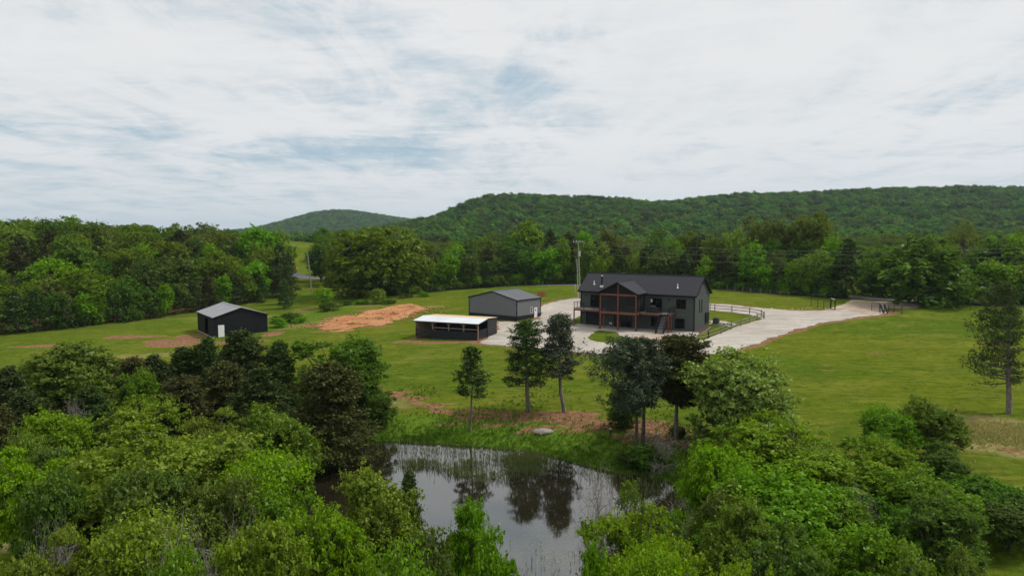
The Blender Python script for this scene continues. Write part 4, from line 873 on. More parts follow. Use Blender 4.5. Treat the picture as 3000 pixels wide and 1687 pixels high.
# ------------------------------------------------------------------ foliage materials
def leaf_mat(name, c0, c1, c2, trans=.38, gloss=.012, nscale=1.3, vr=.35):
    m, nt, out = new_mat(name); ge = V(nt, 'ShaderNodeNewGeometry'); oi = V(nt, 'ShaderNodeObjectInfo'); tc = V(nt, 'ShaderNodeTexCoord')
    ri = ge.outputs['Random Per Island']; ro = oi.outputs['Random']
    n1 = noise(nt, tc.outputs['Object'], nscale, 3, .6)
    c = mixc(nt, sstep(nt, n1, .32, .68), c0, c1); c = mixc(nt, mth(nt, 'MULTIPLY', mth(nt, 'POWER', ri, 2.0), .75), c, c2)
    hv = V(nt, 'ShaderNodeHueSaturation'); ln(nt, mth(nt, 'ADD', .482, mth(nt, 'MULTIPLY', ro, .036)), hv.inputs['Hue']); ln(nt, mth(nt, 'MULTIPLY', mth(nt, 'ADD', .92, mth(nt, 'MULTIPLY', ri, .45)), mth(nt, 'ADD', 1.04 - vr / 2, mth(nt, 'MULTIPLY', ro, vr))), hv.inputs['Value'])
    ln(nt, mth(nt, 'ADD', 1.0, mth(nt, 'MULTIPLY', ro, .15)), hv.inputs['Saturation']); ln(nt, c, hv.inputs['Color']); c = hv.outputs[0]
    d = V(nt, 'ShaderNodeBsdfDiffuse'); t = V(nt, 'ShaderNodeBsdfTranslucent'); g = V(nt, 'ShaderNodeBsdfGlossy'); ln(nt, c, d.inputs[0]); ln(nt, mixc(nt, 1.0, c, (1.25, 1.2, .6), 'MULTIPLY'), t.inputs[0]); g.inputs['Roughness'].default_value = .45; g.inputs[0].default_value = (.8, .85, .8, 1)
    a = V(nt, 'ShaderNodeMixShader'); a.inputs[0].default_value = trans; ln(nt, d.outputs[0], a.inputs[1]); ln(nt, t.outputs[0], a.inputs[2])
    b_ = V(nt, 'ShaderNodeMixShader'); b_.inputs[0].default_value = gloss; ln(nt, a.outputs[0], b_.inputs[1]); ln(nt, g.outputs[0], b_.inputs[2]); ln(nt, b_.outputs[0], out.inputs[0]); return m
LM = {
 'oak':   leaf_mat('oak_leaves', (0.065, 0.097, 0.014), (0.101, 0.139, 0.017), (0.137, 0.177, 0.030)),
 'mid':   leaf_mat('ash_leaves', (0.047, 0.092, 0.016), (0.075, 0.132, 0.020), (0.111, 0.177, 0.032)),
 'bright': leaf_mat('young_leaves', (0.078, 0.159, 0.014), (0.120, 0.218, 0.017), (0.169, 0.277, 0.035)),
 'yellow': leaf_mat('yellow_green_leaves', (.098, .165, .013), (.135, .215, .018), (.190, .285, .045)),
 'locust': leaf_mat('locust_leaves', (0.088, 0.153, 0.015), (0.137, 0.206, 0.019), (0.195, 0.271, 0.042)),
 'dark':  leaf_mat('dark_leaves', (0.031, 0.065, 0.012), (0.052, 0.100, 0.015), (0.091, 0.147, 0.025)),
 'cedar': leaf_mat('cedar_sprays', (.030, .050, .015), (.048, .074, .022), (.080, .112, .036), .15, .008),
 'brown_cedar': leaf_mat('brownish_cedar_sprays', (.040, .048, .017), (.062, .068, .022), (.092, .100, .034), .15, .008),
 'blue_cedar': leaf_mat('blue_green_cedar_sprays', (.037, .054, .032), (.062, .084, .050), (.100, .126, .078), .12, .01),
 'nbright': leaf_mat('spring_leaves', (.078, .142, .014), (.112, .188, .020), (.160, .250, .045)),
 'olive': leaf_mat('olive_leaves', (.075, .122, .016), (.102, .158, .020), (.150, .220, .042)),
 'pale':  leaf_mat('pale_green_leaves', (0.111, 0.183, 0.035), (0.163, 0.242, 0.050), (0.247, 0.325, 0.090), .3, .015),
}
# ------------------------------------------------------------------ tree meshes (numpy)
class TM:
    def __init__(s): s.v = []; s.q = []; s.n = 0
    def add(s, v, q): s.v.append(v.reshape(-1, 3)); s.q.append(q + s.n); s.n += len(s.v[-1])
    def leaves(s, c, nrm, L, W_, r, along=None):
        """one bent rhomb per point"""
        n = len(c); a = r.normal(size=(n, 3)) if along is None else along + r.normal(size=(n, 3)) * .45
        u = np.cross(nrm, a); u /= np.linalg.norm(u, axis=1, keepdims=True) + 1e-9; v_ = np.cross(u, nrm); v_ /= np.linalg.norm(v_, axis=1, keepdims=True) + 1e-9
        k = np.exp(r.normal(size=(n, 1)) * .33); l = v_ * L * .5 * k; w = u * W_ * .5 * k; b = nrm * L * .12 * k
        s.add(np.stack([c - l - b, c + w, c + l - b, c - w], 1), np.arange(n * 4).reshape(n, 4))
    def tube(s, pts, rad, k=5):
        pts = np.asarray(pts, float); n = len(pts); d = np.gradient(pts, axis=0); d /= np.linalg.norm(d, axis=1, keepdims=True) + 1e-9
        ref = np.array([0, 0, 1.]) if abs(d[0, 2]) < .8 else np.array([1., 0, 0]); a = np.cross(d, ref); a /= np.linalg.norm(a, axis=1, keepdims=True) + 1e-9; b = np.cross(a, d)
        t = np.arange(k) * 2 * np.pi / k; ring = pts[:, None] + (a[:, None] * np.cos(t)[None, :, None] + b[:, None] * np.sin(t)[None, :, None]) * np.asarray(rad)[:, None, None]
        i = np.arange(n - 1)[:, None] * k; j = np.arange(k)[None]; q = np.stack([i + j, i + (j + 1) % k, i + k + (j + 1) % k, i + k + j], -1).reshape(-1, 4); s.add(ring, q)
    def mesh(s, name, smooth=False): return mesh_np(name, np.concatenate(s.v), np.concatenate(s.q), smooth=smooth)
def unit(r, n):
    a = r.normal(size=(n, 3)); return a / np.linalg.norm(a, axis=1, keepdims=True)
def limb(tb, p, q, r0, r1, r, sag=.12, k=5, n=5):
    p = np.asarray(p); q = np.asarray(q); t = np.linspace(0, 1, n)[:, None]; L = np.linalg.norm(q - p); w = r.normal(size=3) * L * .06
    mid = p * (1 - t) + q * t + np.sin(t * np.pi) * (w + np.array([0, 0, L * sag])); tb.tube(mid, np.linspace(r0, r1, n), k); return mid
def broadleaf(seed, Ht, Wd, leaf, nl=34, tufts=22, lpt=16, base=.18, flat=.75, gap=.0, twig=False, lean=0.0, trunk_r=None, shell=1.0, ell=.32, top=.5, multi=1, low=0.0, tight=.20, nj=.55, heads=4):
    r = np.random.default_rng(seed); cr = TM(); tb = TM(); Rr = Wd / 2; zc = Ht * (base + (1 - base) * .48); Rz = Ht * (1 - base) * .52
    tr = trunk_r or .028 * Ht
    rough = r.uniform(.8, 1.2); d = unit(r, nl * 3); d = d[np.argsort(-(d[:, 2] * (1 - low) + r.uniform(0, .9 + low, len(d))))][:nl * 2 + int(low * nl)]; keep = []
    for x in d:      # spread lobes
        if all(np.dot(x, y) < .985 - .9 / nl for y in keep): keep.append(x)
        if len(keep) >= nl: break
    d = np.array(keep); n = len(d); rad = (r.uniform(.50, .80, n) * np.where(r.uniform(size=n) < .22, 1.22, 1))[:, None]; warp = 1 + .20 * np.sin(np.arctan2(d[:, 1], d[:, 0]) * 2 + seed)[:, None]
    hn = max(2, heads); ha = r.uniform(0, 6.28) + np.arange(hn) * 6.283 / hn + r.uniform(-.5, .5, hn); hrr = r.uniform(.22, .48, hn); hs = r.uniform(.58, .85, hn); hz_ = r.uniform(-.25, .30, hn)
    hc = np.column_stack([np.cos(ha) * hrr * Rr, np.sin(ha) * hrr * Rr, zc + hz_ * Rz]); hi = np.arange(n) % (hn + 1); core = hi == hn
    C = d * rad * warp * np.array([Rr, Rr, Rz]) * (1 + low * .25 * (d[:, 2:] < -.2)) + np.array([0, 0, zc])
    if heads:
        k_ = ~core; C[k_] = hc[hi[k_]] + d[k_] * rad[k_] * np.array([Rr, Rr, Rz]) * hs[hi[k_]][:, None]
        C[:, 2] = np.where(C[:, 2] < Ht * .06, Ht * .06 + r.uniform(0, .1 * Ht, n), C[:, 2])
    C[:, 0] += lean * (C[:, 2] - Ht * .3)
    inner = unit(r, n // 4) * np.array([Rr, Rr, Rz]) * .35 + np.array([0, 0, zc]); C = np.vstack([C, inner]); n = len(C)
    lr = Rr * ell * np.exp(r.normal(size=n) * .28)
    forks = [np.array([r.normal() * .1, r.normal() * .1, Ht * base * r.uniform(.8, 1.5) + .3]) for _ in range(3)]
    for mI in range(multi):
        o = np.array([0, 0, 0]) if mI == 0 else np.array([r.normal() * .35, r.normal() * .35, 0]); q = np.array([lean * Ht * .4 + r.normal() * .3 * multi, r.normal() * .3 * multi, Ht * (base + .42 * (1 - base))])
        limb(tb, o - [0, 0, .3], q, tr * (1 if multi == 1 else .7), tr * .45, r, .0, 8, 7)
    ctr = np.array([lean * Ht * .3, 0, zc])
    for c, l in zip(C, lr):
        f = forks[r.integers(3)] * np.array([1, 1, 1]); f = f + (np.array([lean * Ht * .4, 0, zc]) - f) * r.uniform(0, .55)
        limb(tb, f, c, tr * .32, tr * .10, r, .08, 5, 5)
        k = int(tufts * (l / (Rr * ell)) ** 2 * r.uniform(.8, 1.2)); o = unit(r, k * 2); out = c - ctr; out = out / (np.linalg.norm(out) + 1e-6)
        sc = o @ out + o[:, 2] * top; o = o[np.argsort(-(sc + r.uniform(0, 1.0, len(sc))))][:k]
        ex = np.where(r.uniform(size=len(o)) < .22, r.uniform(1.15, 1.55, len(o)), r.uniform(.72, 1.06, len(o)))[:, None]; T_ = c + o * np.array([l, l, l * flat]) * ex
        if twig:
            for t_ in T_[::3]: limb(tb, c + (t_ - c) * .1, t_, tr * .09, tr * .035, r, .05, 3, 3)
        m_ = lpt; tt = np.repeat(T_, m_, 0); oo = np.repeat(o, m_, 0); tsz = l * tight
        P_ = tt + oo * (r.normal(size=(len(tt), 1)) * tsz * .55) + r.normal(size=tt.shape) * tsz * np.array([.55, .55, .34]); N_ = oo * .55 + np.array([0, 0, .55]) + r.normal(size=tt.shape) * nj; N_ /= np.linalg.norm(N_, axis=1, keepdims=True)
        if gap > 0: kp = r.uniform(size=len(P_)) > gap; P_, N_ = P_[kp], N_[kp]
        cr.leaves(P_, N_, leaf, leaf * .62, r)
    return cr.mesh('crown'), tb.mesh('trunk', True), Ht, Wd
def cedar(seed, Ht, Wd, leaf, base=.08, nb=70, tufts=9, lpt=12, pw=.75, open_=0.0, trunk_r=None, lean=0.0, onesided=0.0, round_=0.0, tipup=.25):
    r = np.random.default_rng(seed); cr = TM(); tb = TM(); tr = trunk_r or .02 * Ht
    zs = np.linspace(-.3, Ht * .96, 9); bend = np.cumsum(r.normal(size=(9, 2)) * .012 * Ht, 0); tp = np.column_stack([bend[:, 0] * .5 + lean * zs, bend[:, 1] * .5, zs]); tb.tube(tp, np.linspace(tr, tr * .12, 9), 8)
    ax = lambda z: np.array([np.interp(z, zs, tp[:, 0]), np.interp(z, zs, tp[:, 1]), z])
    ph = r.uniform(0, 6.28, 3)
    for i in range(nb):
        f = ((i + r.uniform(0, 1)) / nb) ** .85; z0 = Ht * (base + (1 - base) * f * .97); th = i * 2.399 + r.uniform(-.5, .5)
        prof = (1 - f) ** pw if not round_ else ((1 - f) ** pw) * (1 - round_) + round_ * math.sqrt(max(0, 1 - (2 * f - .9) ** 2 / 1.25))
        L = Wd / 2 * max(.10, prof) * r.uniform(.62, 1.12) * (1 + .2 * math.sin(th * 2 + ph[0]) + .15 * math.sin(f * 9 + ph[1])) * (1 + onesided * math.cos(th - math.pi))
        if f < .12: L *= .8 + f
        dr = np.array([math.cos(th), math.sin(th), 0]); rise = r.uniform(-.10, .28) + f * .35
        a = ax(z0); q = a + dr * L + np.array([0, 0, L * rise]); n = 5; t = np.linspace(0, 1, n)[:, None]
        path = a * (1 - t) + q * t - np.sin(t * np.pi) * np.array([0, 0, L * .07]); tb.tube(path, np.linspace(tr * .22 * (1.1 - f), tr * .05, n), 4)
        k = max(3, int(tufts * (.35 + L / (Wd / 2)))); ts = r.uniform(.22, 1.03, k) ** .8; side = np.cross(dr, [0, 0, 1.])
        C = a * (1 - ts)[:, None] + q * ts[:, None] + side * (r.normal(size=k) * L * .20 * (1.1 - ts * .5))[:, None] + np.array([0, 0, 1.]) * (r.normal(size=k) * .06 * L + tipup * .15)[:, None]
        if open_ > 0: C = C[r.uniform(size=len(C)) > open_]
        if not len(C): continue
        tt = np.repeat(C, lpt, 0); sz = max(.10, Wd * .032); P_ = tt + r.normal(size=tt.shape) * sz * np.array([1.1, 1.1, .6])
        al = np.tile(dr + np.array([0, 0, tipup]), (len(P_), 1)); N_ = r.normal(size=P_.shape) * .7 + np.array([0, 0, .75]); N_ /= np.linalg.norm(N_, axis=1, keepdims=True); cr.leaves(P_, N_, leaf, leaf * .42, r, al)
    k = 40; P_ = ax(Ht * .96) + r.normal(size=(k, 3)) * np.array([.06, .06, .03 * Ht]); cr.leaves(P_, unit(r, k), leaf, leaf * .4, r)
    return cr.mesh('crown'), tb.mesh('trunk', True), Ht, Wd
def bare(seed, Ht, Wd, thick=.02, depth=5, leaf=0.0, spread=.55, base=.25, multi=1):
    r = np.random.default_rng(seed); tb = TM(); cr = TM(); tips = []
    def grow(p, d, L, rad, k):
        q = p + d * L; m_ = (p + q) / 2 + r.normal(size=3) * L * .06; tb.tube(np.array([p, m_, q]), [rad, rad * .85, rad * .68], 5 if k > 2 else 3)
        if k == 0: tips.append(q); return
        for _ in range(r.integers(2, 4)):
            nd = d + r.normal(size=3) * spread; nd[2] += .06; nd /= np.linalg.norm(nd); grow(q, nd, L * r.uniform(.6, .85), rad * .62, k - 1)
    for i in range(multi):
        d = np.array([r.normal() * .25 * (multi > 1), r.normal() * .25 * (multi > 1), 1.]); d /= np.linalg.norm(d); grow(np.array([0, 0, -.2]), d, Ht * base, thick * Ht, depth)
    v = np.concatenate(tb.v); sx = Wd / 2 / (np.percentile(np.abs(v[:, :2]), 98) + 1e-6); sz = Ht / v[:, 2].max(); sc = np.array([sx, sx, sz]); tb.v = [a * sc for a in tb.v]; tips = np.array(tips) * sc
    me = None
    if leaf: P_ = np.repeat(tips, 6, 0) + r.normal(size=(len(tips) * 6, 3)) * .12; cr.leaves(P_, unit(r, len(P_)), leaf, leaf * .6, r); me = cr.mesh('crown')
    return me, tb.mesh('trunk', True), Ht, Wd

LM['hillA'] = leaf_mat('hill_leaves', (.050, .105, .024), (.070, .135, .030), (.10, .175, .04), .3, .008, .2, .95)
LM['hillB'] = leaf_mat('hill_leaves_light', (.075, .135, .028), (.10, .165, .032), (.13, .20, .05), .3, .008, .2, .95)
LM['hillC'] = leaf_mat('hill_leaves_dark', (.034, .078, .024), (.050, .10, .03), (.07, .13, .035), .3, .008, .2, .95)
PRO = {}
def proto(key, gen, leafm, bark):
    cm, tm, h, w_ = gen
    if cm:
        cm.materials.append(LM[leafm]); a_ = np.zeros(len(cm.vertices) * 3, np.float32); cm.vertices.foreach_get('co', a_); a_ = a_.reshape(-1, 3); w_ = 2 * np.percentile(np.hypot(a_[:, 0], a_[:, 1]), 96); h = np.percentile(a_[:, 2], 99.7)
    tm.materials.append(M[bark]); PRO.setdefault(key, []).append((cm, tm, h, w_))
# mid-distance trees (100 - 250 m)
for s in range(4): proto('oak', broadleaf(100 + s, 11, 10, .40, 58, 16, 9, .02, .8, ell=.24, low=.7), 'oak', 'bark_dark')
for s in range(4): proto('mid', broadleaf(120 + s, 10, 7, .38, 46, 15, 9, .0, .85, ell=.30, low=.9), 'mid', 'bark_dark')
for s in range(4): proto('bright', broadleaf(140 + s, 9, 6.5, .37, 42, 15, 9, .0, .8, ell=.30, low=.9), 'bright', 'bark_dark')
for s in range(2): proto('yellow', broadleaf(160 + s, 8, 6, .32, 34, 13, 8, .0, .8, ell=.30, low=.9), 'yellow', 'bark_dark')
for s in range(2): proto('darkleaf', broadleaf(170 + s, 9, 7, .34, 38, 13, 8, .0, .85, ell=.30, low=.9), 'dark', 'bark_dark')
for s in range(4): proto('cedar', cedar(180 + s, 9, 5.8, .36, .02, 80, 8, 7, .62), 'cedar', 'bark_dark')
for s in range(2): proto('brown', cedar(190 + s, 9, 5.5, .36, .02, 80, 8, 7, .55), 'brown_cedar', 'bark_dark')
for s in range(2): proto('airy', broadleaf(200 + s, 12, 8, .30, 26, 8, 6, .35, .8, ell=.22), 'oak', 'bark_dark')
proto('bare', bare(210, 10, 7, .012, 6, 0, .5, .22), 'mid', 'bark_grey'); proto('bare', bare(212, 10, 7, .012, 6, 0, .5, .22), 'mid', 'bark_grey')
proto('shrub', broadleaf(220, 3, 4, .22, 22, 12, 9, .02, .8, ell=.32, multi=3), 'dark', 'bark_dark'); proto('shrub', broadleaf(221, 3, 4, .22, 22, 12, 9, .02, .8, ell=.32, multi=3), 'bright', 'bark_dark')

CREC = []
NAME = {'oak': 'oak_tree', 'mid': 'broadleaf_tree', 'bright': 'broadleaf_tree', 'yellow': 'broadleaf_tree', 'darkleaf': 'broadleaf_tree', 'cedar': 'cedar_tree', 'brown': 'cedar_tree', 'airy': 'broadleaf_tree', 'bare': 'bare_tree', 'shrub': 'shrub'}
_ct = {}
def plant(key, x, y, h, wd, label, group=None, var=None, z=None, rz=None, name=None, cat='tree'):
    P_ = PRO[key]; i = _ct.get(key, 0); _ct[key] = i + 1; cm, tm, h0, w0 = P_[(i if var is None else var) % len(P_)]
    if z is None: z = h1(x, y) - .05
    o = empty(name or NAME.get(key, key), (x, y, z), random.uniform(0, 6.28) if rz is None else rz, label, cat, group, (wd / w0, wd / w0, h / h0))
    t = link('trunk', tm, None, o)
    if cm: link('crown', cm, None, o)
    return o
def tree_px(key, px, top, wpx, Y, label, group=None, zb=None, **kw):
    t = atY(px, top, Y); z = h1(t.x, Y) if zb is None else zb; dep = Y / pdir(px, top).y
    return plant(key, t.x, Y, max(.5, (t.z - z)), wpx / 2000 * dep, label, group, z=z - .05, **kw)
KW = {'oak': 'olive green oak', 'mid': 'mid green broadleaf tree', 'bright': 'fresh green broadleaf tree', 'yellow': 'yellow green broadleaf tree', 'darkleaf': 'deep green broadleaf tree', 'cedar': 'dark cedar', 'brown': 'brownish cedar', 'airy': 'thin airy tree', 'bare': 'grey leafless tree', 'shrub': 'low shrub'}
ORD = ['first','second','third','fourth','fifth','sixth','seventh','eighth','ninth','tenth','eleventh','twelfth','thirteenth','fourteenth','fifteenth','sixteenth','seventeenth','eighteenth','nineteenth','twentieth'] + [a + b for a in ('twenty-', 'thirty-', 'forty-') for b in ('first','second','third','fourth','fifth','sixth','seventh','eighth','ninth')]
RDN = np.array([(p.x, p.y) for p in RD])
def on_road(x, y, m_=4.5):
    d = 1e9
    for a, b in zip(RDN[:-1], RDN[1:]):
        e = b - a; t = np.clip(((x - a[0]) * e[0] + (y - a[1]) * e[1]) / (e @ e), 0, 1); d = min(d, math.hypot(x - a[0] - t * e[0], y - a[1] - t * e[1]))
    return d < m_
def row(entries, where, group):
    """entries (key, px, top, w, Y) -> labelled by kind and rank from the left within the row"""
    entries = sorted(entries, key=lambda e: e[1]); seen = {}; tot = {}
    for e in entries: tot[e[0]] = tot.get(e[0], 0) + 1
    for e in entries:
        k = seen.get(e[0], 0); seen[e[0]] = k + 1; n = tot[e[0]]
        rank = 'only' if n == 1 else ('leftmost' if k == 0 else 'rightmost' if k == n - 1 else ORD[k] + ' from left')
        lab = f'{KW[e[0]]}, {rank} {"one " if k == 0 or k == n - 1 else ""}{where}' if n > 1 else f'only {KW[e[0]]} {where}'
        tree_px(e[0], e[1], e[2], e[3], e[4], lab, group)
# ---- back tree line behind the buildings, as listed from the photograph
BX = [906, 980, 1130, 1180, 1300, 1500, 1700, 1900, 2060, 2150, 2300, 2420, 2490]; BY = [832, 850, 868, 867, 852, 838, 832, 838, 846, 851, 864, 873, 878]
def by(px): return float(np.interp(px, BX, BY))
front = [('mid',938,692,86,6),('oak',1068,800,55,-4),('oak',976,795,50,-5),('oak',1043,805,52,-3),('brown',1170,795,78,0),('bright',1235,748,75,0),('bright',1315,745,75,0),('mid',1375,745,70,0),('darkleaf',1440,758,75,0),('cedar',1495,735,80,0),('mid',1548,715,78,1),('bright',1597,725,78,0),('bright',1650,698,62,1),('bright',1718,708,66,0),('yellow',1757,750,62,-1),('yellow',1775,708,70,3),('cedar',1818,732,66,0),('yellow',1858,735,42,0),('cedar',1888,737,66,1),('mid',1950,733,96,0),('cedar',2005,742,70,0),('yellow',2062,748,60,0),('brown',2120,738,80,1),('darkleaf',2165,770,70,0),('bright',2208,710,80,1),('bright',2240,778,70,-1),('mid',2285,735,84,1),('bright',2318,768,60,-1),('bright',2352,752,76,0),('bright',2404,730,86,0),('cedar',2445,765,60,0),('darkleaf',1270,800,70,-1),('cedar',1410,790,60,-1),('darkleaf',1680,770,70,0),('cedar',2090,790,60,-1),('darkleaf',1345,800,60,-1),('darkleaf',1570,790,60,-1)]
row([(k, px, tp, w_, G(px, by(px)).y + 3.5 + dy) for k, px, tp, w_, dy in front], 'in front row of the back tree line', 'front row of the back tree line')
tree_px('oak', 1088, 668, 285, G(1088, 872).y + 6, 'huge round olive green oak left of the metal garage, biggest crown in the back line', None, var=0)
tree_px('oak', 1000, 715, 110, G(1000, 850).y + 8, 'lower oak shoulder tree against the left side of the huge round oak', None, var=1)
back = [('oak',1240,712,90,9),('mid',1205,716,70,12),('bright',1322,716,76,9),('mid',1372,700,84,10),('oak',1440,684,92,11),('brown',1425,725,80,6),('bright',1545,650,140,14),('mid',1500,690,90,10),('cedar',1612,675,84,9),('brown',1665,682,84,9),('bright',1716,676,62,11),('oak',1795,660,98,10),('brown',1830,722,70,6),('mid',1930,672,92,11),('bright',1978,704,66,7),('oak',2008,678,70,12),('brown',2038,694,76,8),('oak',2095,695,66,8),('yellow',2150,660,96,10),('darkleaf',2185,705,80,9),('oak',2215,634,105,16),('oak',2290,628,110,16),('oak',2372,624,130,15),('darkleaf',2260,700,90,9),('darkleaf',2340,700,90,9),('bright',2440,690,60,9),('bare',2520,662,96,24),('bright',2546,727,46,12),('airy',2825,640,96,30),('cedar',1745,705,60,8),('darkleaf',1890,715,70,9),('cedar',1285,735,60,8)]
row([(k, px, tp, w_, G(min(px, 2480), by(px)).y + dy + 3) for k, px, tp, w_, dy in back], 'in second row of the back tree line', 'second row of the back tree line')
u_ = random.Random(9); e = []; px = 1130
while px < 2470:
    w_ = u_.uniform(38, 62); e.append(('shrub', px, by(px) - u_.uniform(24, 40), w_, G(px, by(px)).y + 1.5)); px += w_ * .62
row(e, 'at the foot of the back tree line', 'undergrowth at the foot of the back tree line')
# right of the drive
tree_px('cedar', 2488, 700, 118, 140.5, 'tall dark cedar standing just left of the dirt entrance to the road', None)
tree_px('mid', 2705, 690, 300, G(2740, 900).y + 4, 'broad mid green tree overhanging the road right of the entrance', None, var=2)
right = [('mid',2600,735,90,14),('bright',2790,760,110,2),('darkleaf',2840,800,90,1),('mid',2900,702,115,13),('cedar',2925,722,100,10),('bright',2978,692,130,9),('bright',2935,762,120,1),('bright',3010,770,110,0),('darkleaf',2880,810,90,-1),('mid',3070,700,120,5),('darkleaf',2960,830,90,-2),('darkleaf',3030,840,100,-3),('darkleaf',2560,780,70,16),('darkleaf',2640,800,80,14),('yellow',2660,720,80,12),('cedar',2770,730,80,11),('bright',2545,800,60,18)]
row([(k, px, tp, w_, G(2740, 900).y + 5 + dy) for k, px, tp, w_, dy in right], 'right of the gateway beyond the road', 'trees right of the gateway')
tree_px('yellow', 948, 838, 66, G(948, 903).y, 'small yellow green tree alone in the field above the clay cutting', None)
tree_px('shrub', 965, 885, 70, G(965, 908).y - 1, 'grey green low thicket beside the small tree in the field', None, var=0, cat='shrub')
tree_px('shrub', 1108, 846, 70, G(1108, 888).y, 'fresh green bush standing on the bank below the huge oak', None, var=1, cat='shrub')
tree_px('shrub', 845, 914, 92, G(845, 942).y, 'dark bramble mound right of the black barn', None, var=0, cat='shrub')
tree_px('shrub', 815, 930, 60, G(815, 958).y, 'light green bramble mound against the right wall of the black barn', None, var=1, cat='shrub')
tree_px('shrub', 880, 928, 50, G(880, 945).y, 'small bramble right end of the dark mound by the barn', None, var=1, cat='shrub')
for i, (px, yb_) in enumerate(((1190, 872), (1240, 868), (1015, 893), (1060, 892), (1140, 890))): tree_px('shrub', px, yb_ - 14, 45, G(px, yb_).y, f'low bush in rough grass above the clay cutting, {ORD[i]} of five', 'low bushes above the clay cutting', var=i % 2, cat='shrub')
# ---- wood on the left rising slope
FXs = [-60, 0, 200, 330, 450, 560, 700, 770, 835]; FYs = [990, 985, 968, 950, 937, 920, 896, 888, 868]
kinds = ['cedar','mid','brown','darkleaf','bright','cedar','mid','cedar','bright','darkleaf','yellow','cedar','mid','brown','darkleaf']
r_ = random.Random(5); e = []
px = -40
while px < 840:
    Y = G(px, float(np.interp(px, FXs, FYs))).y + 2.5; k = r_.choice(['cedar','cedar','mid','darkleaf','mid','brown','bright','bright']); hgt = r_.uniform(5.5, 8.0) if k in ('cedar', 'brown') else r_.uniform(6, 8.5)
    x = (px - 1500) / 2000 * Y; tp = 843.5 - 2000 * math.tan(math.atan2(h1(x, Y) + hgt - CZ, Y) + PITCH); wd = hgt * r_.uniform(.55, .78); e.append((k, px, tp, wd / Y * 2000, Y)); px += wd / Y * 2000 * r_.uniform(.55, .85)
row(e, 'in front row of the left wood', 'front row of the left wood')
RN = ['second', 'third', 'fourth', 'fifth', 'sixth', 'seventh', 'eighth', 'ninth']
for ri in range(8):
    e = []; px = -60 + r_.uniform(0, 40); lim = [845, 842, 838, 826, 800, 770, 730, 700][ri]
    while px < lim:
        Y = G(max(0, px), float(np.interp(px, FXs, FYs))).y + 8 + ri * 11.0 + r_.uniform(-3, 3); x = (px - 1500) / 2000 * Y
        k = r_.choice(['mid','bright','oak','mid','oak','darkleaf','bright','cedar','yellow','brown'] if ri < 4 else ['oak','oak','mid','oak','bright','mid','airy','darkleaf'])
        hgt = r_.uniform(8.0, 12.5) + (1.0 if ri > 2 else 0); wd = hgt * r_.uniform(.72, 1.0)
        if k in ('cedar', 'brown'): wd *= .75
        tp = 843.5 - 2000 * math.tan(math.atan2(h1(x, Y) + hgt - CZ, Y) + PITCH)
        lo_ = float(np.interp(px, [0, 150, 300, 450, 560, 640, 720, 790, 850], [622, 628, 640, 655, 648, 652, 668, 664, 700])); tp = max(tp, lo_ + r_.uniform(0, 22))
        if on_road(x, Y, 4) or (px > 840 and Y > 150): px += 12; continue
        e.append((k, px, tp, wd / Y * 2000, Y)); px += wd / Y * 2000 * r_.uniform(.62, .92)
    row(e, f'in {RN[ri]} row of the left wood', f'{RN[ri]} row of the left wood')
tree_px('bright', 752, 668, 120, 185, 'tall rounded fresh green tree at the right end of the left wood', None, var=0)
tree_px('bright', 815, 675, 95, 190, 'rounded green tree last on the right edge of the left wood skyline', None, var=1)
for i, (px, tp, Yd) in enumerate(((838, 780, 158), (832, 815, 150), (842, 740, 172))): tree_px('cedar', px, tp, 55, Yd, ('middle', 'nearest and lowest', 'farthest and tallest')[i] + ' of three dark cedars at the right tip of the left wood', 'cedars at the tip of the left wood')

# ------------------------------------------------------------------ far woods: scattered crowns over hills (one mass nobody could count)
def scatter_field(spacing, region, r):
    x0, x1, y0, y1 = region; nx_, ny_ = int((x1 - x0) / spacing), int((y1 - y0) / spacing); X_, Y_ = np.meshgrid(np.arange(nx_), np.arange(ny_)); X_ = x0 + (X_.ravel() + r.uniform(-.45, .45, X_.size) + .5) * spacing; Y_ = y0 + (Y_.ravel() + r.uniform(-.45, .45, Y_.size) + .5) * spacing; return X_, Y_
LOWM = []
colp = bpy.data.collections.new('far_crowns')
for s in range(5):
    cm, tm, h0, w0 = broadleaf(300 + s, 9.5, 9.6, .80, 22, 13, 8, .0, .8, ell=.34, top=1.2, nj=.22); cm.materials.append(LM[('hillA', 'hillB', 'hillC')[s % 3]]); o = bpy.data.objects.new('far_crown', cm); colp.objects.link(o)
colm = bpy.data.collections.new('mid_crowns')
for k in ('oak', 'mid', 'bright', 'darkleaf', 'mid', 'oak'):
    o = bpy.data.objects.new('mid_crown', PRO[k][len(colm.objects) % len(PRO[k])][0]); colm.objects.link(o)
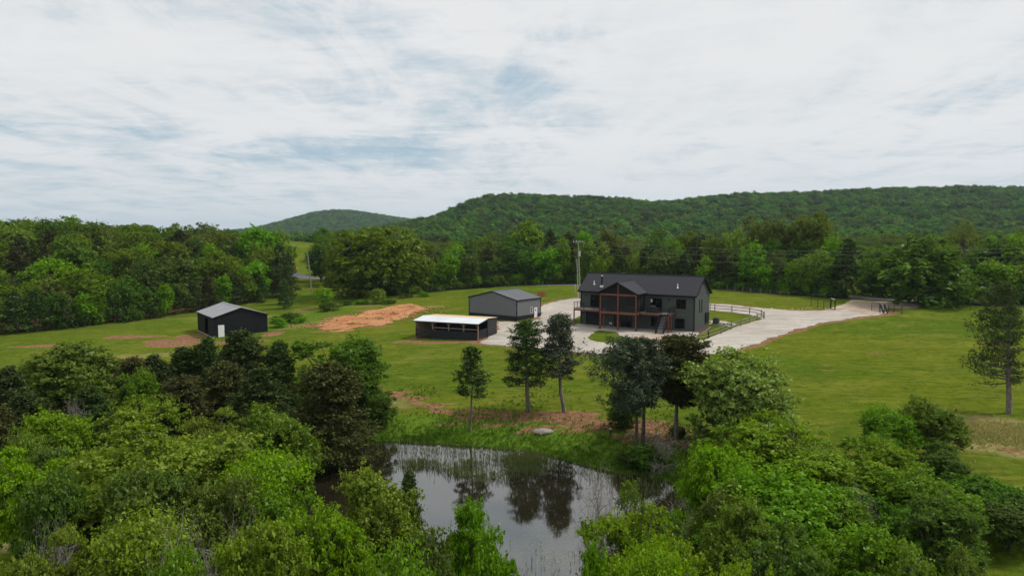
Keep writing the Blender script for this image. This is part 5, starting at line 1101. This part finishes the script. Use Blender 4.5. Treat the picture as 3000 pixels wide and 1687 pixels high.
def wood(name, X_, Y_, sc, coll, label):
    Z_ = H(X_, Y_) - .6; me = bpy.data.meshes.new(name); me.vertices.add(len(X_)); me.vertices.foreach_set('co', np.column_stack([X_, Y_, Z_]).astype(np.float32).ravel())
    a = me.attributes.new('sc', 'FLOAT', 'POINT'); a.data.foreach_set('value', sc.astype(np.float32)); o = link(name, me); tag(o, label, 'wood', None, 'stuff')
    ng = bpy.data.node_groups.new(name, 'GeometryNodeTree'); ng.interface.new_socket('Geometry', in_out='INPUT', socket_type='NodeSocketGeometry'); ng.interface.new_socket('Geometry', in_out='OUTPUT', socket_type='NodeSocketGeometry')
    gi = ng.nodes.new('NodeGroupInput'); go_ = ng.nodes.new('NodeGroupOutput'); ip = ng.nodes.new('GeometryNodeInstanceOnPoints'); ci = ng.nodes.new('GeometryNodeCollectionInfo'); ci.inputs['Collection'].default_value = coll; ci.inputs['Separate Children'].default_value = True; ci.inputs['Reset Children'].default_value = True
    na = ng.nodes.new('GeometryNodeInputNamedAttribute'); na.data_type = 'FLOAT'; na.inputs['Name'].default_value = 'sc'; rv = ng.nodes.new('FunctionNodeRandomValue'); rv.data_type = 'FLOAT_VECTOR'; rv.inputs[0].default_value = (0, 0, 0); rv.inputs[1].default_value = (.12, .12, 6.283)
    ip.inputs['Pick Instance'].default_value = True
    ng.links.new(gi.outputs[0], ip.inputs['Points']); ng.links.new(ci.outputs[0], ip.inputs['Instance']); ng.links.new(rv.outputs[0], ip.inputs['Rotation']); ng.links.new(na.outputs[0], ip.inputs['Scale']); ng.links.new(ip.outputs[0], go_.inputs[0])
    md = o.modifiers.new('scatter', 'NODES'); md.node_group = ng; return o
r = np.random.default_rng(77)
X_, Y_ = scatter_field(9.2, (-620, 700, 425, 1010), r); k = (np.abs(X_) < Y_ * .83 + 40); k &= ~((Y_ < 440) & (X_ < -125)); X_, Y_ = X_[k], Y_[k]; s1 = r.uniform(.60, 1.25, len(X_)) ** 1.0
wood('hill_forest', X_, Y_, s1, colp, 'dense green forest covering the long ridge behind the tree line')
X_, Y_ = scatter_field(11, (-1300, 250, 1650, 2300), r); k = (X_ > -.68 * Y_) & (X_ < .05 * Y_); X_, Y_ = X_[k], Y_[k]
wood('far_hill_forest', X_, Y_, r.uniform(1.0, 1.5, len(X_)), colp, 'bluish forest covering the small distant hill on the left')
X_, Y_ = scatter_field(7.2, (-160, 420, 172, 425), r); k = (X_ > (930 - 1500) / 2000 * Y_) & (X_ < Y_ * .82 + 15); 
LINE = np.array([G(px, by(px)).y + 22 for px in range(900, 2500, 50)]); azi = 1500 + 2000 * X_ / Y_; k &= Y_ > np.interp(azi, np.arange(900, 2500, 50), LINE)
k &= np.array([not on_road(a, b, 8) for a, b in zip(X_, Y_)]); X_, Y_ = X_[k], Y_[k]
wood('valley_forest', X_, Y_, r.uniform(.62, .88, len(X_)), colm, 'mixed forest filling the valley between the tree line and the ridge')
# ------------------------------------------------------------------ trees around the pond (25 - 65 m)
for s in range(3): proto('n_locust', broadleaf(400 + s, 7.5, 8, .17, 60, 30, 20, .10, .42, low=.3, twig=True, ell=.21, top=.9), 'locust', 'bark_grey')
for s in range(3): proto('n_bright', broadleaf(420 + s, 7, 6, .17, 54, 30, 19, .04, .8, low=.6, twig=True, ell=.25), 'nbright', 'bark_dark')
for s in range(3): proto('n_yellow', broadleaf(440 + s, 7, 6, .16, 58, 30, 19, .02, .8, low=.6, twig=True, ell=.24), 'yellow', 'bark_dark')
for s in range(2): proto('n_dark', broadleaf(460 + s, 7, 6, .17, 52, 30, 19, .02, .8, low=.6, twig=True, ell=.25), 'mid', 'bark_dark')
for s in range(2): proto('n_olive', broadleaf(470 + s, 6, 6, .15, 52, 32, 20, .05, .7, low=.6, twig=True, ell=.23, gap=.25), 'olive', 'bark_grey')
proto('n_pale', broadleaf(480, 8, 8, .22, 60, 30, 18, .02, .85, heads=0, low=.6, twig=True, ell=.24), 'pale', 'bark_dark')
for s in range(3): proto('n_cedar', cedar(500 + s, 8, 5, .20, .02, 130, 14, 16, .60), 'cedar', 'bark_dark')
for s in range(2): proto('n_brown', cedar(510 + s, 8, 5.5, .20, .02, 130, 14, 16, .5), 'brown_cedar', 'bark_dark')
# the pond cedars, each grown to its own shape
proto('p_small', cedar(520, 6.6, 2.9, .16, .40, 70, 9, 12, .55, open_=.15, trunk_r=.11, lean=.03), 'cedar', 'bark_grey')
proto('p_mid', cedar(521, 8.0, 4.2, .18, .27, 85, 12, 13, .55, open_=.22, trunk_r=.19, round_=.45), 'cedar', 'bark_grey')
proto('p_blue', cedar(522, 8.6, 4.2, .18, .34, 95, 12, 13, .6, open_=.12, trunk_r=.19, round_=.5, lean=-.02), 'blue_cedar', 'bark_grey')
proto('p_big', cedar(523, 9.2, 5.4, .19, .38, 105, 15, 14, .55, open_=.32, trunk_r=.19, round_=.85, onesided=.5, lean=-.06), 'blue_cedar', 'bark_dark')
proto('p_back', cedar(524, 8.8, 3.8, .18, .38, 80, 12, 14, .5, open_=.12, trunk_r=.16, round_=.7), 'blue_cedar', 'bark_dark')
proto('p_brown', cedar(525, 8.0, 4.4, .20, .34, 130, 17, 16, .5, open_=.08, trunk_r=.18, round_=.9), 'brown_cedar', 'bark_grey')
proto('p_right', cedar(526, 11.4, 6.2, .19, .22, 120, 15, 14, .75, open_=.45, trunk_r=.30, round_=.45, onesided=.72, lean=-.05), 'cedar', 'bark_grey')
proto('n_bare', bare(530, 4, 5.5, .010, 6, 0, .85, .20, 5), 'mid', 'bark_pale'); proto('n_bare', bare(531, 4, 5, .010, 6, 0, .85, .20, 5), 'mid', 'bark_pale')
proto('n_sprig', bare(540, 4, 2.2, .012, 5, .13, .45, .25, 3), 'bright', 'bark_grey')
proto('n_bush', broadleaf(550, 1.6, 2.4, .11, 24, 22, 16, .0, .8, ell=.34, multi=4), 'dark', 'bark_dark'); proto('n_bush', broadleaf(551, 1.4, 2.2, .12, 22, 20, 14, .0, .8, ell=.34, multi=4), 'bright', 'bark_dark')
NAME.update({'n_locust': 'locust_tree', 'n_bright': 'broadleaf_tree', 'n_yellow': 'broadleaf_tree', 'n_dark': 'broadleaf_tree', 'n_olive': 'broadleaf_tree', 'n_pale': 'broadleaf_tree', 'n_cedar': 'cedar_tree', 'n_brown': 'cedar_tree', 'n_bare': 'bare_shrub', 'n_sprig': 'sapling', 'n_bush': 'bush', 'p_small': 'cedar_tree', 'p_mid': 'cedar_tree', 'p_blue': 'cedar_tree', 'p_big': 'cedar_tree', 'p_back': 'cedar_tree', 'p_brown': 'cedar_tree', 'p_right': 'cedar_tree'})
def foot(key, px, py, top, wpx, lab, **kw):      # base pixel given: the foot stands there
    b = G(px, py); t = atY(px, top, b.y); return plant(key, b.x, b.y, t.z - b.z, wpx / 2000 * b.y / _c, lab, z=b.z - .04, **kw)
foot('p_small', 1376, 1262, 1013, 108, 'slim sparse cedar with bare lower trunk, leftmost at the pond edge', rz=.4)
foot('p_mid', 1550, 1204, 936, 148, 'dark cedar with pale bare trunk in front of the run-in shed gravel', rz=1.0)
foot('p_blue', 1654, 1207, 918, 150, 'blue green cedar standing just right of the dark bare-trunk cedar', rz=0)
foot('p_big', 1868, 1346, 985, 262, 'large leaning blue green cedar whose crown hides the patio stones', rz=0)
foot('p_back', 1886, 1318, 988, 150, 'straight ivy-footed cedar right behind the large leaning blue green cedar', rz=2)
foot('p_brown', 1983, 1284, 984, 185, 'brown tinted round cedar below the right corner of the house', rz=0)
foot('p_right', 2957, 1211, 826, 245, 'tall ragged cedar with pale twisted trunk alone in the right field', rz=0)
foot('n_cedar', 1823, 1254, 1120, 90, 'short grey cedar half hidden behind the leaning pond cedar', var=0)
NT = [
 ('n_olive', 2420, 1440, 260, 30, 'olive bush tree filling the middle of the right thicket', 0),
 ('n_dark', 2560, 1440, 240, 30, 'dark green bush tree in the lower middle of the right thicket', 1),
 ('n_yellow', 2610, 1300, 200, 38, 'yellow green bush tree under the pair beside the black stump', 0),
 ('n_bright', 2350, 1300, 220, 37, 'fresh green bush tree behind the wide yellow green crown', 1),
 ('n_dark', 2760, 1480, 240, 29, 'dark bush tree under the dense olive tree', 0),
 ('n_olive', 2130, 1420, 180, 29.5, 'olive bush tree on the right pond shore above the feathery locust', 1),
 ('n_dark', 250, 1300, 220, 35, 'shaded bush tree between the yellow green trees and the huge locust', 1),
 ('n_bright', 520, 1290, 200, 38, 'fresh green bush tree behind the huge layered locust', 0),
 ('n_dark', 440, 1400, 300, 27, 'deep green bush tree beneath the huge layered locust', 0),
 ('n_dark', 900, 1540, 240, 24.5, 'deep green bush tree at the bottom between the olive and vivid trees', 0),
 ('n_bright', 185, 1003, 275, 62, 'bright green tree standing apart at the upper left of the foreground thicket', 0),
 ('n_brown', 385, 1050, 150, 56, 'low brownish cedar at the left end of the cedar thicket below the barn', 0),
 ('n_olive', 400, 1085, 110, 54, 'small olive bush-like tree in front of the lowest brownish cedar', 0),
 ('n_cedar', 452, 1040, 120, 58, 'slim-tipped cedar second from the left in the thicket below the barn', 1),
 ('n_cedar', 532, 1018, 150, 60, 'dark cedar left of the barn slab in the cedar thicket', 2),
 ('n_cedar', 603, 990, 120, 60, 'pointed dark cedar reaching up to the white barn door', 0),
 ('n_cedar', 712, 968, 180, 58, 'tallest dark cedar in front of the black barn wall', 1),
 ('n_cedar', 822, 1000, 130, 58, 'pointed cedar below the right corner of the black barn', 2),
 ('n_brown', 655, 1060, 170, 53, 'brownish cedar under the tallest cedar of the thicket', 1),
 ('n_brown', 545, 1100, 190, 49, 'broad brown tinted cedar in the middle of the left thicket', 0),
 ('n_cedar', 760, 1080, 160, 51, 'dark cedar low in the gap right of the tallest cedar', 0),
 ('n_dark', 975, 1000, 250, 58, 'round deep green tree behind the big pond cedar', 0),
 ('n_dark', 1062, 1110, 130, 58, 'lower right shoulder tree of the round deep green tree', 1),
 ('n_dark', 1115, 1150, 90, 56, 'low green tree touching the far left shore of the pond', 0),
 ('n_brown', 960, 1065, 225, 48.5, 'big dark brown cedar leaning over the left end of the pond', 1),
 ('n_cedar', 22, 1075, 150, 50, 'dark cedar cut by the left picture edge, upper one', 1),
 ('n_cedar', 75, 1150, 180, 46, 'dark cedar below the bright tree at the far left', 0),
 ('n_brown', -20, 1190, 170, 42, 'shadowy brown cedar at the far left edge, lower one', 0),
 ('n_cedar', 260, 1130, 160, 52, 'cedar filling the gap under the bright upper left tree', 2),
 ('n_yellow', 395, 1185, 250, 42, 'yellow green tree with rounded top in the left thicket centre', 0),
 ('n_yellow', 182, 1208, 180, 40, 'yellow green tree at left with upright leafy shoots', 1),
 ('n_bright', 95, 1255, 130, 38, 'small bright tree left of the yellow green trees', 1),
 ('n_locust', 600, 1208, 190, 40, 'small feathery locust right of the yellow green trees', 0),
 ('n_bright', 812, 1182, 200, 42, 'leafy green tree in front of the dark cedars near the pond', 2),
 ('n_dark', 750, 1300, 170, 38, 'green tree overhanging the shaded left corner of the pond', 1),
 ('n_locust', 440, 1252, 480, 33, 'huge layered locust filling the lower left of the view', 1),
 ('n_locust', 690, 1330, 330, 31, 'olive tinted locust right of the huge layered one', 2),
 ('n_olive', 640, 1400, 260, 28, 'thin olive locust with visible grey limbs in the lower left', 1),
 ('n_locust', 60, 1330, 260, 31, 'locust at the left edge with bare grey twigs below', 0),
 ('n_dark', 140, 1390, 200, 27.5, 'dark blue green tree low at the left edge', 0),
 ('n_locust', 330, 1500, 380, 23, 'bright layered locust at the bottom left corner', 2),
 ('n_locust', 120, 1590, 280, 21, 'low feathery locust in the extreme bottom left corner', 0),
 ('n_olive', 820, 1440, 250, 28, 'dense olive green tree at the lower centre left', 0),
 ('n_yellow', 745, 1530, 280, 22.5, 'yellow green bushy tree at the bottom left of centre', 2),
 ('n_olive', 520, 1600, 260, 20.5, 'olive thicket tree at the bottom edge under the grey branches', 1),
 ('n_yellow', 1110, 1395, 240, 28, 'vivid yellow green tree covering the near left shore of the pond', 1),
 ('n_cedar', 1195, 1380, 100, 29.5, 'dark cedar spray standing behind the vivid yellow green tree', 0),
 ('n_yellow', 980, 1500, 240, 24, 'vivid green lower tree beneath the vivid yellow green one', 0),
 ('n_bright', 1355, 1480, 190, 26, 'fresh green tree with uneven top rising from the near pond shore', 0),
 ('n_dark', 1225, 1530, 240, 23.5, 'deep green tree along the near shore at the bottom centre', 1),
 ('n_bright', 1475, 1565, 200, 22, 'bright small tree with loose sprays at the bottom centre', 2),
 ('n_bright', 1180, 1620, 260, 20, 'dense green tree at the bottom edge left of the water', 1),
 ('n_pale', 2172, 1042, 340, 48, 'tall pale green tree below the gravel drive on the right', 0),
 ('n_brown', 2255, 1076, 110, 53, 'brown cedar tip showing behind the tall pale green tree', 1),
 ('n_yellow', 2225, 1235, 320, 38, 'wide yellow green crown in front of the tall pale green tree', 0),
 ('n_yellow', 2100, 1300, 215, 33.5, 'yellow green tree at the right shore of the pond', 2),
 ('n_yellow', 2460, 1330, 300, 35, 'yellow green crown in the middle of the right thicket', 1),
 ('n_bright', 2300, 1400, 400, 29, 'large fresh green crown low in the right thicket', 1),
 ('n_bright', 2170, 1480, 240, 26, 'fresh green tree left of the large low crown', 0),
 ('n_olive', 2690, 1378, 280, 33, 'dense olive tree at the right side of the thicket', 0),
 ('n_dark', 2885, 1390, 240, 36, 'dark green tree last on the right of the thicket', 1),
 ('n_dark', 2960, 1470, 180, 33, 'low deep green tree at the thicket edge toward the right field', 0),
 ('n_bright', 2730, 1163, 160, 46, 'bright green tree beside the black stump in the right field', 2),
 ('n_bright', 2610, 1192, 150, 45, 'green tree left of the one beside the black stump', 1),
 ('n_dark', 2765, 1308, 140, 41, 'small dark green tree below the black stump', 1),
 ('n_dark', 2560, 1280, 150, 42, 'green tree in the dip of the right thicket', 0),
 ('n_locust', 1880, 1490, 300, 25, 'bright locust on the near right shore of the pond', 1),
 ('n_locust', 1990, 1590, 320, 21, 'bright feathery locust at the bottom right of the water', 2),
 ('n_bright', 1760, 1600, 150, 21.5, 'low bright sprays at the bottom edge right of the water', 0),
 ('n_dark', 2280, 1560, 300, 23, 'deep green tree with bare twigs at the bottom right', 0),
 ('n_bright', 2480, 1540, 300, 24, 'green tree at the bottom of the right thicket', 2),
 ('n_olive', 2650, 1590, 280, 23, 'olive bush tree at the bottom right under the dense olive tree', 1),
 ('n_yellow', 2150, 1640, 240, 20, 'yellow green tree at the bottom edge right of centre', 0),
 ('n_olive', 2830, 1620, 160, 25, 'small olive bush tree in the lower right grass', 1)]
for k, px, tp, w_, Yd, lab, var in NT: tree_px(k, px, tp, w_ * (1.08 if k not in ('n_cedar', 'n_brown') else 1.12), Yd, lab, None, var=var)
for k, px, tp, w_, Yd, lab, var in (
 ('n_bare', 165, 1480, 200, 25, 'bare grey branches rising over the bottom left corner trees', 1),
 ('n_bare', 730, 1440, 220, 27, 'bare grey branches between the olive and vivid green trees', 0),
 ('n_bare', 2215, 1470, 200, 26, 'bare twiggy branches left inside the right thicket', 1),
 ('n_bare', 2540, 1400, 200, 30, 'bare twiggy branches rising in the middle of the right thicket', 0),
 ('n_bare', 575, 1455, 360, 21.5, 'pale grey bare branched shrub at the bottom left', 0),
 ('n_bare', 200, 1150, 120, 50, 'bare grey twigs under the bright upper left tree', 1),
 ('n_bare', 100, 1360, 150, 32, 'bare grey twigs at the left edge under the locust', 1),
 ('n_bare', 1770, 1340, 190, 36, 'leafless brush arching over the right side of the water', 0),
 ('n_bare', 2010, 1400, 150, 36, 'bare grey thicket at the right end of the pond', 1),
 ('n_bare', 1930, 1290, 130, 46, 'tangle of bare twigs around the feet of the leaning cedars', 1),
 ('n_bare', 2270, 1570, 200, 22, 'grey bare branches inside the bottom right thicket', 0),
 ('n_sprig', 1850, 1398, 95, 37, 'thin green sapling standing in the right part of the pond', 0),
 ('n_sprig', 1985, 1478, 90, 31, 'thin green sapling by the near right shore', 0),
 ('n_bush', 1905, 1300, 110, 46.5, 'dark bush wrapping the trunks of the leaning cedars', 0),
 ('n_bush', 1845, 1325, 80, 47, 'dark bush at the water edge left of the leaning cedars', 0),
 ('n_bush', 1990, 1248, 60, 52, 'small dark bush behind the brown tinted cedar trunk', 0)):
    tree_px(k, px, tp, w_, Yd, lab, None, var=var, cat='shrub' if k != 'n_sprig' else 'sapling')

# ------------------------------------------------------------------ rank grass, weeds, reeds and litter
def blades(name, X_, Y_, hgt, wid, mt, label, cat, z=None, r=None, lean=.35, n=4):
    r = r or np.random.default_rng(1); N = len(X_) * n; bx_ = np.repeat(X_, n) + r.normal(size=N) * .07; by_ = np.repeat(Y_, n) + r.normal(size=N) * .07; Z_ = np.repeat(H(X_, Y_) if z is None else np.full(len(X_), z), n) - .02
    h = hgt * r.uniform(.5, 1.3, N); th = r.uniform(0, 6.283, N); w = wid * r.uniform(.6, 1.3, N); ln_ = r.normal(size=(N, 2)) * lean * h[:, None]; P0 = np.column_stack([bx_, by_, Z_]); dx = np.column_stack([np.cos(th) * w, np.sin(th) * w, np.zeros(N)])
    tp = P0 + np.column_stack([ln_, h]); mid = P0 + np.column_stack([ln_ * .4, h * .6]); tm = TM(); tm.add(np.stack([P0, mid + dx, tp, mid - dx], 1), np.arange(N * 4).reshape(N, 4)); o = link(name, tm.mesh(name), mt); tag(o, label, cat, None, 'stuff'); return o
LM['grass'] = leaf_mat('rank_grass', (.052, .105, .012), (.085, .155, .017), (.150, .225, .040), .3, .03, .25)
LM['straw'] = leaf_mat('dry_grass', (.19, .20, .07), (.26, .24, .10), (.34, .30, .15), .2, .03, .25)
LM['reed'] = leaf_mat('reeds', (.07, .115, .03), (.10, .15, .04), (.16, .20, .07), .2, .03, .3)
r = np.random.default_rng(5)
X_ = r.uniform(-45, 45, 120000); Y_ = r.uniform(34, 72, 120000); sd = sdist(POND, X_, Y_); dn = fract_noise(X_, Y_, .5, 31, 4)
k = (sd > -.2) & (r.uniform(size=len(X_)) < .75 * np.exp(-np.maximum(sd, 0) / 2.3) * (1 + dn * .8)) & (Y_ > 40)
blades('bank_grass', X_[k], Y_[k], .30, .035, LM['grass'], 'lush rank grass and weeds along the far bank of the pond', 'grass', r=r, n=5)
k = (sd > 2.5) & (sd < 16) & (dn > .15) & (r.uniform(size=len(X_)) < .10) & (X_ > -18)
blades('rough_grass', X_[k], Y_[k], .22, .04, LM['grass'], 'tufts of rougher grass between the pond bank and the mown pasture', 'grass', r=r, n=5)
# right foreground straw bank
c_ = G(2880, 1270); X_ = c_.x + r.normal(size=2500) * 3.2; Y_ = c_.y + r.normal(size=2500) * 1.8; blades('straw_bank', X_, Y_, .22, .03, LM['straw'], 'dry straw coloured grass under the tall ragged cedar', 'grass', r=r, n=4)
# reeds in the shallows of the far shore, and clumps further out
pts = []
for (xa_, ya_, xb2, yb2, cnt, sp) in ((1075, 1308, 1560, 1335, 520, .9), (1100, 1325, 1500, 1350, 220, 1.3), (1520, 1330, 1620, 1352, 260, .8), (1700, 1372, 1960, 1430, 420, 1.2)):
    a_, b_ = onz(xa_, ya_, WZ), onz(xb2, yb2, WZ); t = r.uniform(size=cnt); pts.append(np.column_stack([a_.x + (b_.x - a_.x) * t + r.normal(size=cnt) * sp, a_.y + (b_.y - a_.y) * t + r.normal(size=cnt) * sp]))
for px, py, cnt, sp in ((1225, 1362, 380, .5), (1375, 1362, 200, .32), (1300, 1372, 120, .35), (1345, 1385, 220, .45), (1430, 1398, 240, .6), (1530, 1352, 700, .7), (1545, 1380, 300, .5), (1960, 1440, 90, .6), (1570, 1668, 60, 1.2)):
    a_ = onz(px, py, WZ); pts.append(np.column_stack([a_.x + r.normal(size=cnt) * sp * 1.6, a_.y + r.normal(size=cnt) * sp]))
pts = np.concatenate(pts); kk = sdist(POND, pts[:, 0], pts[:, 1]) < -.1; pts = pts[kk]
blades('reeds', pts[:, 0], pts[:, 1], .42, .016, LM['reed'], 'thin upright reeds standing in the shallow water', 'reeds', z=WZ, r=r, lean=.08, n=2)
# pond scum flecks
pts = []
for px, py, cnt, sx_, sy_ in ((1640, 1345, 900, 3.2, .9), (1700, 1375, 500, 2.5, .8), (1580, 1605, 350, 1.6, 1.1), (1660, 1640, 420, 1.8, 1.0), (1720, 1570, 300, 1.6, 1.3), (1500, 1400, 120, 3, 2), (1900, 1480, 300, 1.5, 1.5), (1130, 1375, 60, 1.2, .3)):
    a_ = onz(px, py, WZ); pts.append(np.column_stack([a_.x + r.normal(size=cnt) * sx_, a_.y + r.normal(size=cnt) * sy_]))
pts = np.concatenate(pts); kk = sdist(POND, pts[:, 0], pts[:, 1]) < -.3; pts = pts[kk]; tm = TM(); n = len(pts)
tm.leaves(np.column_stack([pts, np.full(n, WZ + .006) + r.uniform(0, .004, n)]), np.tile([0., 0, 1.], (n, 1)), .15, .11, r); M['scum'] = mat('pond_scum', (.20, .23, .13), .8, var=.3, scale=2)
tag(link('pond_scum', tm.mesh('pond_scum'), M['scum']), 'pale green scum and floating leaves on the pond', 'pond scum', None, 'stuff')
# clods and stones on bare earth
def stones(name, spots, label, mt, s0, s1, cat='rubble'):
    tm = TM(); base = np.array([(1,0,0),(0,1,0),(-1,0,0),(0,-1,0),(0,0,1),(0,0,-1)], float); fc = np.array([(0,1,4,4),(1,2,4,4),(2,3,4,4),(3,0,4,4)]); V_, T_ = [], []; nv = 0
    for px, py, cnt, sx_, sy_ in spots:
        c_ = G(px, py); X_ = c_.x + r.normal(size=cnt) * sx_; Y_ = c_.y + r.normal(size=cnt) * sy_; Z_ = H(X_, Y_)
        for x, y, z in zip(X_, Y_, Z_):
            s = r.uniform(s0, s1) ; a = r.uniform(0, 6.28); v = base * r.uniform(.6, 1.3, (6, 3)) * s * [1, .8, .6]; v = v @ np.array([[math.cos(a), math.sin(a), 0], [-math.sin(a), math.cos(a), 0], [0, 0, 1]]); V_.append(v + [x, y, z + .25 * s + (.06 if cat != 'rubble' else 0)]); T_.append(np.array([(0,1,4),(1,2,4),(2,3,4),(3,0,4),(1,0,5),(2,1,5),(3,2,5),(0,3,5)]) + nv); nv += 6
    o = link(name, mesh_np(name, np.concatenate(V_), None, np.concatenate(T_)), mt); tag(o, label, cat, None, 'stuff')
stones('stone_rubble', [(1935, 1300, 260, 1.3, .8), (1900, 1275, 60, 1.5, .5), (1545, 1268, 25, .8, .5)], 'pile of grey rubble stones beside the leaning cedars', M['rock'], .06, .16)
stones('clay_clods', [(1000, 948, 140, 5, 2), (1080, 938, 160, 6, 2), (1160, 918, 160, 5, 1.6), (1215, 908, 90, 3, 1.4)], 'broken orange clay clods on the cutting', M['clay'], .10, .38)
stones('pale_stones', [(1120, 935, 22, 4, 1), (1030, 955, 8, 4, 1), (1480, 960, 30, 1.5, 2), (2310, 905, 40, 6, .8), (1930, 1006, 25, 4, 1)], 'scattered pale stones on bare ground and drive verges', M['pale_rock'], .07, .20)
stones('wood_chips', [(1560, 1225, 260, 4, 1.3), (1650, 1222, 260, 4, 1.3), (1830, 1242, 260, 4, 1.2), (1940, 1262, 160, 3, 1), (2830, 1246, 60, 1.2, .6)], 'brown wood chips and leaf litter under the pond cedars', mat('litter', (.17, .095, .065), .95, var=.5, scale=5), .03, .08)
# air: thin even haze over the whole place
if True:
    hz = MB(); hz.box(-9000, 9000, -300, 9200, -12, 190); m, nt, out = new_mat('haze_air'); pv = V(nt, 'ShaderNodeVolumePrincipled'); pv.inputs['Color'].default_value = (.66, .84, 1.0, 1); pv.inputs['Density'].default_value = .00008; pv.inputs['Anisotropy'].default_value = .2
    ln(nt, pv.outputs[0], out.inputs['Volume']); o = hz.build('haze', m, None); tag(o, 'thin pale haze in the air over the valley', 'haze', None, 'stuff')
